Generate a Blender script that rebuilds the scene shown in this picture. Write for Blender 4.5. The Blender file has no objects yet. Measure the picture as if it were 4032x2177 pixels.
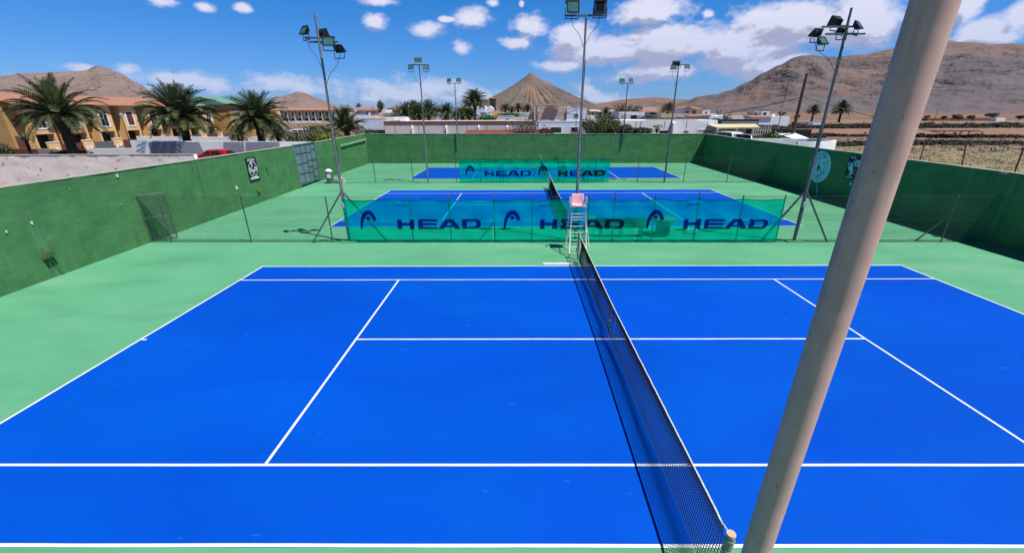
import bpy, math, random
from mathutils import Vector, noise, Matrix
random.seed(7)
S = bpy.context.scene
R = math.radians

# ------------------------------------------------------------------ camera
CP = Vector((-2.21, -9.33987, 5.28621))
CR = Vector((0.9999866, 0.0037535, -0.0035519))
CU = Vector((0.0019205, 0.3681763, 0.929754))
CF = Vector((-0.0047976, 0.9297484, -0.3681642))
cam = bpy.data.cameras.new('camera')
co = bpy.data.objects.new('camera', cam)
S.collection.objects.link(co)
mw = Matrix.Identity(4)
for i in range(3):
    mw[i][0] = CR[i]; mw[i][1] = CU[i]; mw[i][2] = -CF[i]; mw[i][3] = CP[i]
co.matrix_world = mw
cam.sensor_fit = 'HORIZONTAL'; cam.sensor_width = 36
cam.lens = 36 * 1662.023 / 4032
cam.shift_x = -21.73 / 4032
cam.shift_y = 16.28 / 4032
cam.clip_start = 0.05; cam.clip_end = 40000
S.camera = co

def ray(px, py):
    x = px * 1.565217; y = py * 1.565217
    return CR * ((x - 2037.73) / 1662.023) - CU * ((y - 1104.78) / 1662.023) + CF
def at(px, py, Y):
    d = ray(px, py); return CP + d * ((Y - CP.y) / d.y)
def atz(px, py, z=0.0):
    d = ray(px, py); return CP + d * ((z - CP.z) / d.z)
def atp(px, py, P, N):
    d = ray(px, py); return CP + d * ((Vector(P) - CP).dot(N) / d.dot(N))
def Z(ox, oy, s):
    return lambda x, y: ((ox + s * x) / 1.565217, (oy + s * y) / 1.565217)
ZA = Z(1380, 380, .20186); ZB = Z(1860, 400, .18634); ZC = Z(2280, 380, .22516); ZD = Z(2750, 440, .1941)

# ------------------------------------------------------------------ world, sun, exposure
SUN = Vector((0.41, -0.235, 1.0)).normalized()
W = bpy.data.worlds.new("World"); S.world = W; W.use_nodes = True
W.cycles.sampling_method = 'MANUAL'; W.cycles.sample_map_resolution = 128
nt = W.node_tree; nt.nodes.clear()
def N(tree, t, **kw):
    n = tree.nodes.new(t)
    for k, v in kw.items():
        if k.startswith('i_'):
            n.inputs[int(k[2:])].default_value = v
        else: setattr(n, k, v)
    return n
def M(tree, op, a, b=None, c=None, clamp=False):
    n = tree.nodes.new('ShaderNodeMath'); n.operation = op; n.use_clamp = clamp
    for i, v in enumerate((a, b, c)):
        if v is None: continue
        if isinstance(v, (int, float)): n.inputs[i].default_value = v
        else: tree.links.new(v, n.inputs[i])
    return n.outputs[0]
def azel(px, py):
    d = ray(px, py).normalized()
    return math.atan2(d.x, d.y), math.asin(d.z)
sky = N(nt, 'ShaderNodeTexSky', sky_type='NISHITA', sun_disc=False)
sky.sun_elevation = math.asin(SUN.z); sky.sun_rotation = math.atan2(SUN.x, SUN.y)
sky.altitude = 200; sky.air_density = 1.0; sky.dust_density = 0.3; sky.ozone_density = 2.0
# cloud field: lobes in azimuth / elevation, broken up with fractal noise, lit from above
CL = [(410,8,60,20),(515,18,32,15),(613,19,28,15),(955,4,66,15),(945,54,38,27),(1065,76,62,26),(1190,48,56,34),(1125,50,26,9),(1160,122,32,24),
 (1240,8,18,12),(1312,10,10,12),(1335,68,62,40),(1300,108,50,20),(1440,95,70,45),(1500,130,150,50),(1420,165,80,22),(1640,28,115,48),(1690,110,190,62),(1850,125,160,72),
 (1780,36,18,14),(1990,48,190,70),(2150,60,150,100),(1950,165,170,50),(1650,180,130,30),(2480,84,120,52),(2440,12,50,52),(2570,40,60,60),(2330,50,60,110),(1920,150,90,70)]
LOW = [(215,172,70,14),(315,172,55,20),(450,205,150,32),(540,215,50,30),(700,213,85,34),(765,225,60,28),(950,225,190,38),(1090,222,110,30),(1020,240,200,26),(1190,240,90,26),(1480,232,46,26),(1560,200,110,22),(1500,250,120,20),(60,200,90,22)]
g = bpy.data.node_groups.new('cloud_field', 'ShaderNodeTree')
g.interface.new_socket('v', in_out='INPUT', socket_type='NodeSocketVector')
g.interface.new_socket('d', in_out='OUTPUT', socket_type='NodeSocketFloat')
gi = g.nodes.new('NodeGroupInput'); go = g.nodes.new('NodeGroupOutput')
nz = N(g, 'ShaderNodeTexNoise', noise_dimensions='3D'); nz.inputs['Scale'].default_value = 8; nz.inputs['Detail'].default_value = 8; nz.inputs['Roughness'].default_value = .62
nz2 = N(g, 'ShaderNodeTexNoise', noise_dimensions='3D'); nz2.inputs['Scale'].default_value = 34; nz2.inputs['Detail'].default_value = 6; nz2.inputs['Roughness'].default_value = .6
sc = N(g, 'ShaderNodeVectorMath', operation='MULTIPLY'); sc.inputs[1].default_value = (1, 1.7, 1)
g.links.new(gi.outputs[0], sc.inputs[0]); g.links.new(sc.outputs[0], nz.inputs['Vector']); g.links.new(sc.outputs[0], nz2.inputs['Vector'])
def lobes(lst, amp):
    acc = None
    for (px, py, rx, ry) in lst:
        a, e = azel(px, py); a1, _ = azel(px + rx, py); _, e1 = azel(px, py - ry)
        s = N(g, 'ShaderNodeVectorMath', operation='SUBTRACT'); s.inputs[1].default_value = (a, e, 0); g.links.new(gi.outputs[0], s.inputs[0])
        m = N(g, 'ShaderNodeVectorMath', operation='MULTIPLY'); m.inputs[1].default_value = (1 / abs(a1 - a), 1 / abs(e1 - e), 0); g.links.new(s.outputs[0], m.inputs[0])
        l = N(g, 'ShaderNodeVectorMath', operation='LENGTH'); g.links.new(m.outputs[0], l.inputs[0])
        v = M(g, 'SUBTRACT', 1.0, l.outputs['Value'])
        acc = v if acc is None else M(g, 'SMOOTH_MAX', acc, v, 0.35)
    return M(g, 'MULTIPLY', acc, amp)
SM = CL[:13] + [c for c in CL[13:] if c[2] < 30]; BG = [c for c in CL[13:] if c[2] >= 30]
hi = M(g, 'MAXIMUM', lobes(SM, 1.35), lobes(BG, 2.0)); lo = lobes(LOW, 1.0)
f = M(g, 'MAXIMUM', hi, lo)
n1 = M(g, 'MULTIPLY', M(g, 'SUBTRACT', nz.outputs[0], .5), 2.9)
n2 = M(g, 'MULTIPLY', M(g, 'SUBTRACT', nz2.outputs[0], .5), 1.5)
f = M(g, 'ADD', M(g, 'ADD', f, n1), n2)
g.links.new(f, go.inputs[0])
tc = N(nt, 'ShaderNodeTexCoord'); sp = N(nt, 'ShaderNodeSeparateXYZ'); nt.links.new(tc.outputs['Generated'], sp.inputs[0])
az = M(nt, 'ARCTAN2', sp.outputs[0], sp.outputs[1]); el = M(nt, 'ARCSINE', sp.outputs[2])
def cf(da, de):
    c = N(nt, 'ShaderNodeCombineXYZ'); nt.links.new(M(nt, 'ADD', az, da), c.inputs[0]); nt.links.new(M(nt, 'ADD', el, de), c.inputs[1])
    q = N(nt, 'ShaderNodeGroup'); q.node_tree = g; nt.links.new(c.outputs[0], q.inputs[0]); return q.outputs[0]
d0 = cf(0, 0); d1 = cf(.010, .018); d2 = cf(.03, .05)
mask = N(nt, 'ShaderNodeMapRange', interpolation_type='SMOOTHSTEP'); nt.links.new(d0, mask.inputs[0]); mask.inputs[1].default_value = -.10; mask.inputs[2].default_value = .95
fade = N(nt, 'ShaderNodeMapRange'); nt.links.new(el, fade.inputs[0]); fade.inputs[1].default_value = .0; fade.inputs[2].default_value = .16; fade.inputs[3].default_value = .8; fade.inputs[4].default_value = 1.0
mk = M(nt, 'MULTIPLY', mask.outputs[0], fade.outputs[0], clamp=True)
lit = M(nt, 'ADD', M(nt, 'MULTIPLY', M(nt, 'SUBTRACT', d0, d1), 1.5), M(nt, 'MULTIPLY', M(nt, 'SUBTRACT', d0, d2), .5))
lit = M(nt, 'SUBTRACT', M(nt, 'ADD', lit, .60), M(nt, 'MULTIPLY', d0, .30), clamp=True)
cc = N(nt, 'ShaderNodeMix', data_type='RGBA'); nt.links.new(lit, cc.inputs['Factor'])
cc.inputs[6].default_value = (6.5, 6.5, 9.0, 1); cc.inputs[7].default_value = (11.2, 11.5, 14.2, 1)
lowc = N(nt, 'ShaderNodeMapRange'); nt.links.new(el, lowc.inputs[0]); lowc.inputs[1].default_value = .04; lowc.inputs[2].default_value = .17; lowc.inputs[3].default_value = .35; lowc.inputs[4].default_value = 0.0
c2 = N(nt, 'ShaderNodeMix', data_type='RGBA'); nt.links.new(lowc.outputs[0], c2.inputs['Factor']); nt.links.new(cc.outputs[2], c2.inputs[6]); c2.inputs[7].default_value = (4.4, 6.4, 11.0, 1)
# the blue: Nishita deepened in view, as a phone renders it
hs = N(nt, 'ShaderNodeMix', data_type='RGBA', blend_type='MULTIPLY'); hs.inputs['Factor'].default_value = 1
nt.links.new(sky.outputs[0], hs.inputs[6])
rp = N(nt, 'ShaderNodeValToRGB'); nt.links.new(M(nt, 'MULTIPLY', el, 1.6), rp.inputs[0])
rp.color_ramp.elements[0].color = (.62, .95, 1.85, 1); rp.color_ramp.elements[1].color = (.12, 1.02, 1.95, 1)
rp.color_ramp.elements[0].position = 0.0; rp.color_ramp.elements[1].position = .45
for p_, c_ in ((.62, (.25, .8, 1.2, 1)), (.8, (.22, .34, .46, 1))):  # sky above the frame, darkened to cut ambient fill
    e_ = rp.color_ramp.elements.new(p_); e_.color = c_
nt.links.new(rp.outputs[0], hs.inputs[7])
mx = N(nt, 'ShaderNodeMix', data_type='RGBA'); nt.links.new(mk, mx.inputs['Factor']); nt.links.new(hs.outputs[2], mx.inputs[6]); nt.links.new(c2.outputs[2], mx.inputs[7])
bg = N(nt, 'ShaderNodeBackground'); bg.inputs[1].default_value = .053
nt.links.new(mx.outputs[2], bg.inputs[0])
wo = N(nt, 'ShaderNodeOutputWorld'); nt.links.new(bg.outputs[0], wo.inputs[0])

sl = bpy.data.lights.new('sun', 'SUN'); sl.energy = 5.0; sl.angle = R(.5); sl.color = (1, .965, .9)
so = bpy.data.objects.new('sun', sl); S.collection.objects.link(so)
so.rotation_euler = SUN.to_track_quat('Z', 'Y').to_euler()
S.view_settings.view_transform = 'Standard'; S.view_settings.look = 'None'
S.view_settings.exposure = 0.3; S.view_settings.gamma = 1
S.render.engine = 'CYCLES'
S.cycles.transparent_max_bounces = 24; S.cycles.max_bounces = 6; S.cycles.diffuse_bounces = 2

# ------------------------------------------------------------------ materials
def lin(c):
    c = c / 255.0
    return c / 12.92 if c <= .04045 else ((c + .055) / 1.055) ** 2.4
def srgb(r, g, b, k=1.0): return (lin(r) * k, lin(g) * k, lin(b) * k)
KEEP = {'white','white2','bluewhite','pinkwhite','beige','cream','rough_white','peach','ochre','street_wall_paint','offwhite','signwhite','line_white','rope','lampgrey','whitecar','patch_grey','pink','post_top','coping'}
def kf(name): return 1.0 if name in KEEP else .813
def mat(name, col, rough=.8, col2=None, scale=3.0, bump=0.0, bscale=20.0, spec=.3, metal=0.0, detail=5, lo=.35, hi=.65, alpha=None, stretch=None, bdist=.02, trans=None):
    col = tuple(c*kf(name) for c in col); col2 = tuple(c*kf(name) for c in col2) if col2 else None
    m = bpy.data.materials.new(name); m.use_nodes = True; t = m.node_tree
    b = t.nodes['Principled BSDF']
    b.inputs['Base Color'].default_value = (*col, 1); b.inputs['Roughness'].default_value = rough
    b.inputs['Specular IOR Level'].default_value = spec; b.inputs['Metallic'].default_value = metal
    geo = t.nodes.new('ShaderNodeNewGeometry'); vec = geo.outputs['Position']
    if stretch:
        vm = t.nodes.new('ShaderNodeVectorMath'); vm.operation = 'MULTIPLY'; vm.inputs[1].default_value = stretch
        t.links.new(vec, vm.inputs[0]); vec = vm.outputs[0]
    if col2 is None: col2 = tuple(c * .82 for c in col)
    nz = t.nodes.new('ShaderNodeTexNoise'); nz.inputs['Scale'].default_value = scale; nz.inputs['Detail'].default_value = detail; nz.inputs['Roughness'].default_value = .6
    t.links.new(vec, nz.inputs['Vector'])
    mr = t.nodes.new('ShaderNodeMapRange'); mr.inputs[1].default_value = lo; mr.inputs[2].default_value = hi; t.links.new(nz.outputs[0], mr.inputs[0])
    mi = t.nodes.new('ShaderNodeMix'); mi.data_type = 'RGBA'; mi.inputs[6].default_value = (*col, 1); mi.inputs[7].default_value = (*col2, 1)
    t.links.new(mr.outputs[0], mi.inputs['Factor']); t.links.new(mi.outputs[2], b.inputs['Base Color'])
    if bump:
        n2 = t.nodes.new('ShaderNodeTexNoise'); n2.inputs['Scale'].default_value = bscale; n2.inputs['Detail'].default_value = 6
        t.links.new(vec, n2.inputs['Vector'])
        bp = t.nodes.new('ShaderNodeBump'); bp.inputs['Strength'].default_value = bump; bp.inputs['Distance'].default_value = bdist
        t.links.new(n2.outputs[0], bp.inputs['Height']); t.links.new(bp.outputs[0], b.inputs['Normal'])
    m['mixnode'] = mi.name
    return m
def layer(m, col, scale, lo, hi, stretch=None, amt=1.0, detail=4, off=(0, 0, 0), color_only=True):
    """adds one more noise-masked colour over a material made by mat()"""
    col = tuple(c*kf(m.name) for c in col); t = m.node_tree; b = t.nodes['Principled BSDF']; src = b.inputs['Base Color'].links[0].from_socket
    geo = t.nodes.new('ShaderNodeNewGeometry'); vm = t.nodes.new('ShaderNodeVectorMath'); vm.operation = 'MULTIPLY_ADD'
    vm.inputs[1].default_value = stretch or (1, 1, 1); vm.inputs[2].default_value = off; t.links.new(geo.outputs['Position'], vm.inputs[0])
    nz = t.nodes.new('ShaderNodeTexNoise'); nz.inputs['Scale'].default_value = scale; nz.inputs['Detail'].default_value = detail; t.links.new(vm.outputs[0], nz.inputs['Vector'])
    mr = t.nodes.new('ShaderNodeMapRange'); mr.inputs[1].default_value = lo; mr.inputs[2].default_value = hi; mr.inputs[4].default_value = amt
    t.links.new(nz.outputs[0], mr.inputs[0])
    mi = t.nodes.new('ShaderNodeMix'); mi.data_type = 'RGBA'; mi.inputs[7].default_value = (*col, 1)
    t.links.new(src, mi.inputs[6]); t.links.new(mr.outputs[0], mi.inputs['Factor']); t.links.new(mi.outputs[2], b.inputs['Base Color'])
    return m

MT = {}
MT['court_blue'] = mat('court_blue', (.0, .074, .60), .7, (.0, .086, .55), .22, .12, 60, .05, bdist=.004)
layer(MT['court_blue'], (.0, .11, .62), 1.1, .66, .80, amt=.35); layer(MT['court_blue'], (.0, .066, .50), .5, .5, .75, (1, 3, 1), .5)
layer(MT['court_blue'], (.0, .060, .50), .10, .45, .6, (1, 2, 1), .55, 2); layer(MT['court_blue'], (.0, .10, .62), .16, .5, .65, (1, 2, 1), .5, 3, (7, 3, 0)); layer(MT['court_blue'], (.05, .26, .64), 2.3, .70, .80, (1, 2.5, 1), .6)
MT['court_green'] = mat('court_green', (.108, .375, .212), .7, (.125, .405, .235), .35, .15, 50, .25, bdist=.004)
layer(MT['court_green'], (.088, .325, .18), .55, .48, .68, (.5, 1, 1), .9); layer(MT['court_green'], (.20, .46, .30), 1.7, .68, .8, amt=.35)
layer(MT['court_green'], (.075, .26, .15), 3.5, .70, .76, (1, 1, 1), .5); layer(MT['court_green'], (.24, .42, .31), .6, .55, .75, (.4, 1.4, 1), .5)
MT['line_white'] = mat('line_white', (.74, .755, .755), .7, (.58, .60, .61), 2.5)
MT['wall_green'] = mat('wall_green', (.10, .275, .108), .85, (.072, .22, .085), .9, .5, 2.2, .15, bdist=.05, stretch=(1, 1, 1.5))
layer(MT['wall_green'], (.125, .31, .155), 1.5, .58, .75, (1, 1, .7), .55); layer(MT['wall_green'], (.03, .14, .055), 2.8, .60, .8, (1, 1, .35), .5)
layer(MT['wall_green'], (.16, .33, .2), 7, .72, .78, amt=.55)
layer(MT['wall_green'], (.15, .33, .18), 2.2, .60, .70, (2.2, 2.2, .22), .45); layer(MT['wall_green'], (.035, .125, .055), 1.6, .60, .72, (3, 3, .12), .45)
MT['coping'] = mat('coping', (.42, .40, .33), .9, (.30, .29, .24), 4, .4, 25)
MT['rough_white'] = mat('rough_white', (.90, .80, .76), .95, (.80, .72, .68), .9, .35, 2.0, .2, bdist=.06)
layer(MT['rough_white'], (.10, .09, .085), 2.6, .65, .69, (1, 1, 1.2), .6); layer(MT['rough_white'], (.85, .84, .83), 2.2, .60, .68, (1, 1, 1), .6)
MT['white'] = mat('white', (.86, .87, .90), .85, (.76, .78, .83), .8, .3, 9, bdist=.03)
MT['white2'] = mat('white2', (.74, .73, .74), .85, (.66, .64, .67), .6, .3, 9, bdist=.03)
MT['bluewhite'] = mat('bluewhite', (.70, .77, .92), .85, (.62, .69, .85), .7, .3, 9, bdist=.03)
MT['pinkwhite'] = mat('pinkwhite', (.68, .62, .62), .85, (.60, .54, .54), .6, .2, 9, bdist=.03)
MT['cream'] = mat('cream', (.62, .54, .36), .85, (.5, .44, .3), .7)
MT['beige'] = mat('beige', (.56, .45, .39), .85, (.48, .39, .34), .7, .2, 12)
MT['peach'] = mat('peach', (.84, .53, .235), .85, (.74, .46, .20), .5)
MT['ochre'] = mat('ochre', (.46, .285, .11), .85, (.40, .245, .095), .5)
MT['grey_base'] = mat('grey_base', (.34, .31, .28), .9, (.26, .24, .22), 2)
def roofmat(name, a, b):
    return mat(name, a, .85, b, 1.2, .5, 3.2, bdist=.08, stretch=(1.2, 1.2, 1.2))
MT['tile'] = roofmat('roof_tile', (.44, .215, .15), (.36, .17, .12)); MT['tile_orange'] = roofmat('tile_orange', (.50, .21, .09), (.38, .14, .065))
MT['tile_green'] = roofmat('tile_green', (.15, .33, .27), (.12, .27, .22)); MT['maroon'] = roofmat('maroon', (.24, .07, .055), (.19, .055, .045))
MT['brownband'] = mat('brownband', (.27, .12, .09), .8)
MT['dark'] = mat('dark', (.018, .018, .02), .5); MT['glass'] = mat('glass', (.02, .025, .03), .25, spec=.25)
MT['brown'] = mat('brown', (.17, .065, .045), .6); MT['wood'] = mat('wood', (.16, .09, .06), .85, (.10, .055, .04), 3, .5, 20, stretch=(4, 4, .3))
MT['gategrey'] = mat('gategrey', (.16, .17, .2), .5)
MT['galv'] = mat('galv', (.38, .38, .37), .45, (.26, .26, .26), 5, spec=.5, metal=.4)
MT['galv_dark'] = mat('galv_dark', (.12, .14, .15), .5, (.2, .21, .21), 4, spec=.5, metal=.3)
MT['postgreen'] = mat('postgreen', (.20, .27, .22), .6, (.09, .13, .10), 14, detail=3)
MT['wire'] = mat('wire', (.03, .085, .055), .7, (.05, .12, .08), 3, metal=0)
MT['black'] = mat('black', (.012, .013, .016), .5); MT['lampblack'] = mat('lampblack', (.02, .024, .026), .4, spec=.5)
MT['lampglass'] = mat('lampglass', (.06, .17, .16), .15, (.09, .24, .22), 6, spec=.7); MT['lampgrey'] = mat('lampgrey', (.42, .42, .40), .5)
MT['netcord'] = mat('netcord', (.010, .014, .016), .8); MT['netband'] = mat('netband', (.02, .05, .05), .8)
MT['rope'] = mat('rope', (.74, .73, .68), .8, (.5, .5, .45), 20)
MT['post_pale'] = mat('post_pale', (.30, .36, .29), .6, (.22, .27, .22), 7); MT['post_top'] = mat('post_top', (.55, .42, .31), .8)
MT['column'] = mat('column', (.74, .465, .43), .8, (.63, .395, .37), 7, .3, 130, .2, bdist=.0012, detail=8)
layer(MT['column'], (.16, .115, .09), 26, .69, .74, (1, 1, .55), .8); layer(MT['column'], (.30, .22, .19), 3, .55, .75, (3, 3, .4), .6); layer(MT['column'], (.5, .46, .42), 30, .70, .76, (1, 1, .5), .5)
MT['pink'] = mat('pink', (.72, .40, .45), .55, (.66, .35, .40), 8)
MT['offwhite'] = mat('offwhite', (.68, .64, .58), .5, (.5, .44, .38), 9)
MT['signblack'] = mat('signblack', (.012, .014, .022), .5); MT['signwhite'] = mat('signwhite', (.72, .73, .75), .6); MT['signcyan'] = mat('signcyan', (.50, .92, 1.1), .6, (.42, .84, 1.0), 3)
MT['signgrey'] = mat('signgrey', (.42, .46, .55), .6); MT['ink'] = mat('ink', (.01, .05, .09), .6); MT['ball'] = mat('ball', (.8, .85, .15), .7)
MT['gate_panel'] = mat('gate_panel', (.22, .29, .34), .5, (.16, .21, .26), 1.5, spec=.4); MT['gate_bar'] = mat('gate_bar', (.05, .21, .17), .5)
MT['redcar'] = mat('redcar', (.62, .012, .03), .25, spec=.6); MT['whitecar'] = mat('whitecar', (.72, .73, .75), .25, spec=.6); MT['silvercar'] = mat('silvercar', (.17, .18, .20), .3, spec=.6); MT['darkcar'] = mat('darkcar', (.02, .03, .05), .25, spec=.6)
MT['tyre'] = mat('tyre', (.02, .02, .02), .8)
MT['leafdark'] = mat('leafdark', (.018, .042, .012), .55, (.05, .085, .022), .9, spec=.35, lo=.42, hi=.62)
MT['leafpalm'] = mat('leafpalm', (.03, .058, .018), .5, (.14, .17, .05), 1.1, spec=.35, lo=.45, hi=.66)
MT['leafolive'] = mat('leafolive', (.16, .165, .12), .7, (.07, .08, .05), 2.0)
MT['leafyellow'] = mat('leafyellow', (.26, .27, .03), .7, (.12, .15, .02), 2.5); MT['leafgreen'] = mat('leafgreen', (.06, .16, .025), .6, (.03, .08, .015), 2)
MT['leafred'] = mat('leafred', (.22, .02, .025), .7, (.10, .02, .02), 2); MT['twig'] = mat('twig', (.30, .27, .24), .9, (.16, .14, .12), 3); MT['agave'] = mat('agave', (.12, .19, .14), .6, (.07, .12, .09), 3)
MT['trunk'] = mat('trunk', (.09, .065, .05), .95, (.035, .027, .022), 7, 1, 8, bdist=.1)
MT['dirt'] = mat('dirt', (.20, .135, .10), .95, (.145, .105, .08), .03, .5, 1.5, bdist=.2)
layer(MT['dirt'], (.27, .17, .115), .011, .48, .6, amt=.9); layer(MT['dirt'], (.10, .095, .07), .05, .55, .65, (.35, 1, 1), .6)
MT['drygrass'] = mat('drygrass', (.34, .275, .175), .95, (.23, .19, .12), .45, .9, 6, bdist=.15, stretch=(.6, 1.6, 1)); layer(MT['drygrass'], (.075, .085, .04), .55, .60, .67, (.5, 1.4, 1), .85)
MT['fieldred'] = mat('fieldred', (.30, .17, .115), .95, (.24, .145, .10), .3, .7, 3, bdist=.15, stretch=(1, 2, 1)); MT['fieldgold'] = mat('fieldgold', (.30, .19, .115), .95, (.20, .14, .10), .06, stretch=(.3, 2, 1))
MT['stone'] = mat('stone', (.045, .038, .035), .95, (.11, .09, .075), 2.2, 1, 3, bdist=.3, stretch=(1, 1, 2)); MT['asphalt'] = mat('asphalt', (.16, .15, .14), .95, (.11, .10, .10), .3)
MT['tarmac_tan'] = mat('tan_path', (.38, .28, .20), .95)
def hillmat(name, a, b, c, d, s, bd=12, cs=(1, 1, 3.2), ds=(1, 1, .5), da=.4, ca=.75):
    m = mat(name, a, .95, b, s, 1, s * 7, spec=.05, bdist=bd*2.2, detail=9, lo=.4, hi=.6, stretch=(1, 1, 2.2))
    layer(m, c, s * .55, .50, .62, cs, ca, 7, (11, 5, 3)); layer(m, d, s * 2.3, .58, .72, ds, da, 8, (3, 9, 1))
    return m
MT['hill_r'] = hillmat('hill_right', (.162, .142, .158), (.13, .116, .136), (.24, .16, .135), (.07, .062, .075), .0035, 9, (1, 1, 3.2), (1, 1, .8), .5, .6)
MT['hill_l'] = hillmat('hill_left', (.30, .222, .215), (.25, .185, .18), (.33, .24, .21), (.17, .13, .135), .006)
MT['hill_c'] = hillmat('hill_cone', (.19, .155, .14), (.155, .13, .12), (.32, .205, .15), (.08, .068, .065), .008, 5, (2.2, 2.2, .7), (2.0, 2.0, .55), .4, .75)
MT['hill_far'] = hillmat('hill_far', (.24, .16, .13), (.17, .125, .12), (.33, .20, .145), (.09, .075, .095), .003)

def two_sided_fabric(name, tint, diff, fac):
    m = bpy.data.materials.new(name); m.use_nodes = True; t = m.node_tree; t.nodes.clear()
    tr = t.nodes.new('ShaderNodeBsdfTransparent'); tr.inputs[0].default_value = (*tint, 1)
    df = t.nodes.new('ShaderNodeBsdfDiffuse'); tl = t.nodes.new('ShaderNodeBsdfTranslucent')
    geo = t.nodes.new('ShaderNodeNewGeometry'); nz = t.nodes.new('ShaderNodeTexNoise'); nz.inputs['Scale'].default_value = 1.6; nz.inputs['Detail'].default_value = 4
    vm = t.nodes.new('ShaderNodeVectorMath'); vm.operation = 'MULTIPLY'; vm.inputs[1].default_value = (.28, 1, 3.2); t.links.new(geo.outputs['Position'], vm.inputs[0]); t.links.new(vm.outputs[0], nz.inputs['Vector'])
    mi = t.nodes.new('ShaderNodeMix'); mi.data_type = 'RGBA'; t.links.new(nz.outputs[0], mi.inputs['Factor'])
    mi.inputs[6].default_value = (*[c * .68 for c in diff], 1); mi.inputs[7].default_value = (*[min(1, c * 1.32) for c in diff], 1)
    t.links.new(mi.outputs[2], df.inputs[0]); t.links.new(mi.outputs[2], tl.inputs[0])
    a = t.nodes.new('ShaderNodeMixShader'); a.inputs[0].default_value = .3; t.links.new(df.outputs[0], a.inputs[1]); t.links.new(tl.outputs[0], a.inputs[2])
    b = t.nodes.new('ShaderNodeMixShader'); b.inputs[0].default_value = fac; t.links.new(tr.outputs[0], b.inputs[1]); t.links.new(a.outputs[0], b.inputs[2])
    o = t.nodes.new('ShaderNodeOutputMaterial'); t.links.new(b.outputs[0], o.inputs[0]); return m
MT['banner'] = two_sided_fabric('banner_mesh', (.04, .96, 1.0), (.0, .56, .33), .47)
MT['print'] = two_sided_fabric('banner_print', (.12, .12, .46), (.02, .03, .10), .25)
MT['print_faint'] = two_sided_fabric('banner_print_faint', (.3, .45, .7), (.02, .03, .10), .2)

# ------------------------------------------------------------------ mesh helpers
def origin(o):
    v = Vector((0, 0, 0))
    while o is not None:
        v += o.location; o = o.parent
    return v
class MB:
    def __init__(s): s.v = []; s.f = []
    def add(s, vs, fs):
        k = len(s.v); s.v += [Vector(p) for p in vs]; s.f += [tuple(i + k for i in q) for q in fs]; return s
    def box(s, x0, y0, z0, x1, y1, z1):
        return s.add([(x0,y0,z0),(x1,y0,z0),(x1,y1,z0),(x0,y1,z0),(x0,y0,z1),(x1,y0,z1),(x1,y1,z1),(x0,y1,z1)],
                     [(0,3,2,1),(4,5,6,7),(0,1,5,4),(1,2,6,5),(2,3,7,6),(3,0,4,7)])
    def quad(s, a, b, c, d): return s.add([a, b, c, d], [(0, 1, 2, 3)])
    def poly(s, pts): return s.add(pts, [tuple(range(len(pts)))])
    def tube(s, pts, r, n=8, caps=True):
        pts = [Vector(p) for p in pts]; rs = r if isinstance(r, (list, tuple)) else [r] * len(pts)
        k = len(s.v); ref = None
        for i, p in enumerate(pts):
            d = (pts[min(i + 1, len(pts) - 1)] - pts[max(i - 1, 0)]).normalized()
            if ref is None or abs(ref.dot(d)) > .95: ref = Vector((0, 0, 1)) if abs(d.z) < .9 else Vector((1, 0, 0))
            a = d.cross(ref).normalized(); b = d.cross(a)
            for j in range(n):
                t = 2 * math.pi * j / n; s.v.append(p + (a * math.cos(t) + b * math.sin(t)) * rs[i])
        for i in range(len(pts) - 1):
            for j in range(n):
                s.f.append((k + i*n + j, k + i*n + (j+1) % n, k + (i+1)*n + (j+1) % n, k + (i+1)*n + j))
        if caps:
            s.f.append(tuple(k + j for j in range(n))); s.f.append(tuple(k + (len(pts)-1)*n + j for j in reversed(range(n))))
        return s
    def bar(s, a, b, w, h=None):   # square-section bar
        a = Vector(a); b = Vector(b); h = h or w; d = (b - a).normalized()
        ref = Vector((0, 0, 1)) if abs(d.z) < .9 else Vector((0, 1, 0))
        u = d.cross(ref).normalized() * (w / 2); v = d.cross(u).normalized() * (h / 2)
        q = [a-u-v, a+u-v, a+u+v, a-u+v, b-u-v, b+u-v, b+u+v, b-u+v]
        return s.add(q, [(0,3,2,1),(4,5,6,7),(0,1,5,4),(1,2,6,5),(2,3,7,6),(3,0,4,7)])
    def prism(s, pts, d):   # extrude a polygon along vector d
        d = Vector(d); n = len(pts); a = [Vector(p) for p in pts]; k = len(s.v)
        s.v += a + [p + d for p in a]
        s.f.append(tuple(k + i for i in range(n))); s.f.append(tuple(k + n + i for i in reversed(range(n))))
        for i in range(n): s.f.append((k + i, k + n + i, k + n + (i+1) % n, k + (i+1) % n))
        return s
    def build(s, name, m, parent=None, smooth=False, bevel=0, shift=True):
        me = bpy.data.meshes.new(name); o = bpy.data.objects.new(name, me)
        if parent is not None:
            o.parent = parent; off = origin(parent)
        elif shift and s.v:
            xs = [p.x for p in s.v]; ys = [p.y for p in s.v]; zs = [p.z for p in s.v]
            off = Vector(((min(xs)+max(xs))/2, (min(ys)+max(ys))/2, min(zs))); o.location = off
        else: off = Vector((0, 0, 0))
        me.from_pydata([tuple(p - off) for p in s.v], [], s.f); me.update()
        mm = MT[m] if isinstance(m, str) else m
        me.materials.append(mm)
        if smooth: me.polygons.foreach_set('use_smooth', [True] * len(me.polygons))
        S.collection.objects.link(o)
        if bevel:
            b = o.modifiers.new('bevel', 'BEVEL'); b.width = bevel; b.segments = 2; b.limit_method = 'ANGLE'
        return o
def tag(o, label=None, cat=None, group=None, kind=None):
    if label: o['label'] = label
    if cat: o['category'] = cat
    if group: o['group'] = group
    if kind: o['kind'] = kind
    return o
def thing(name, loc, label, cat, group=None):
    o = bpy.data.objects.new(name, None); o.location = Vector(loc); o.empty_display_size = .2
    S.collection.objects.link(o); return tag(o, label, cat, group)
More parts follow.
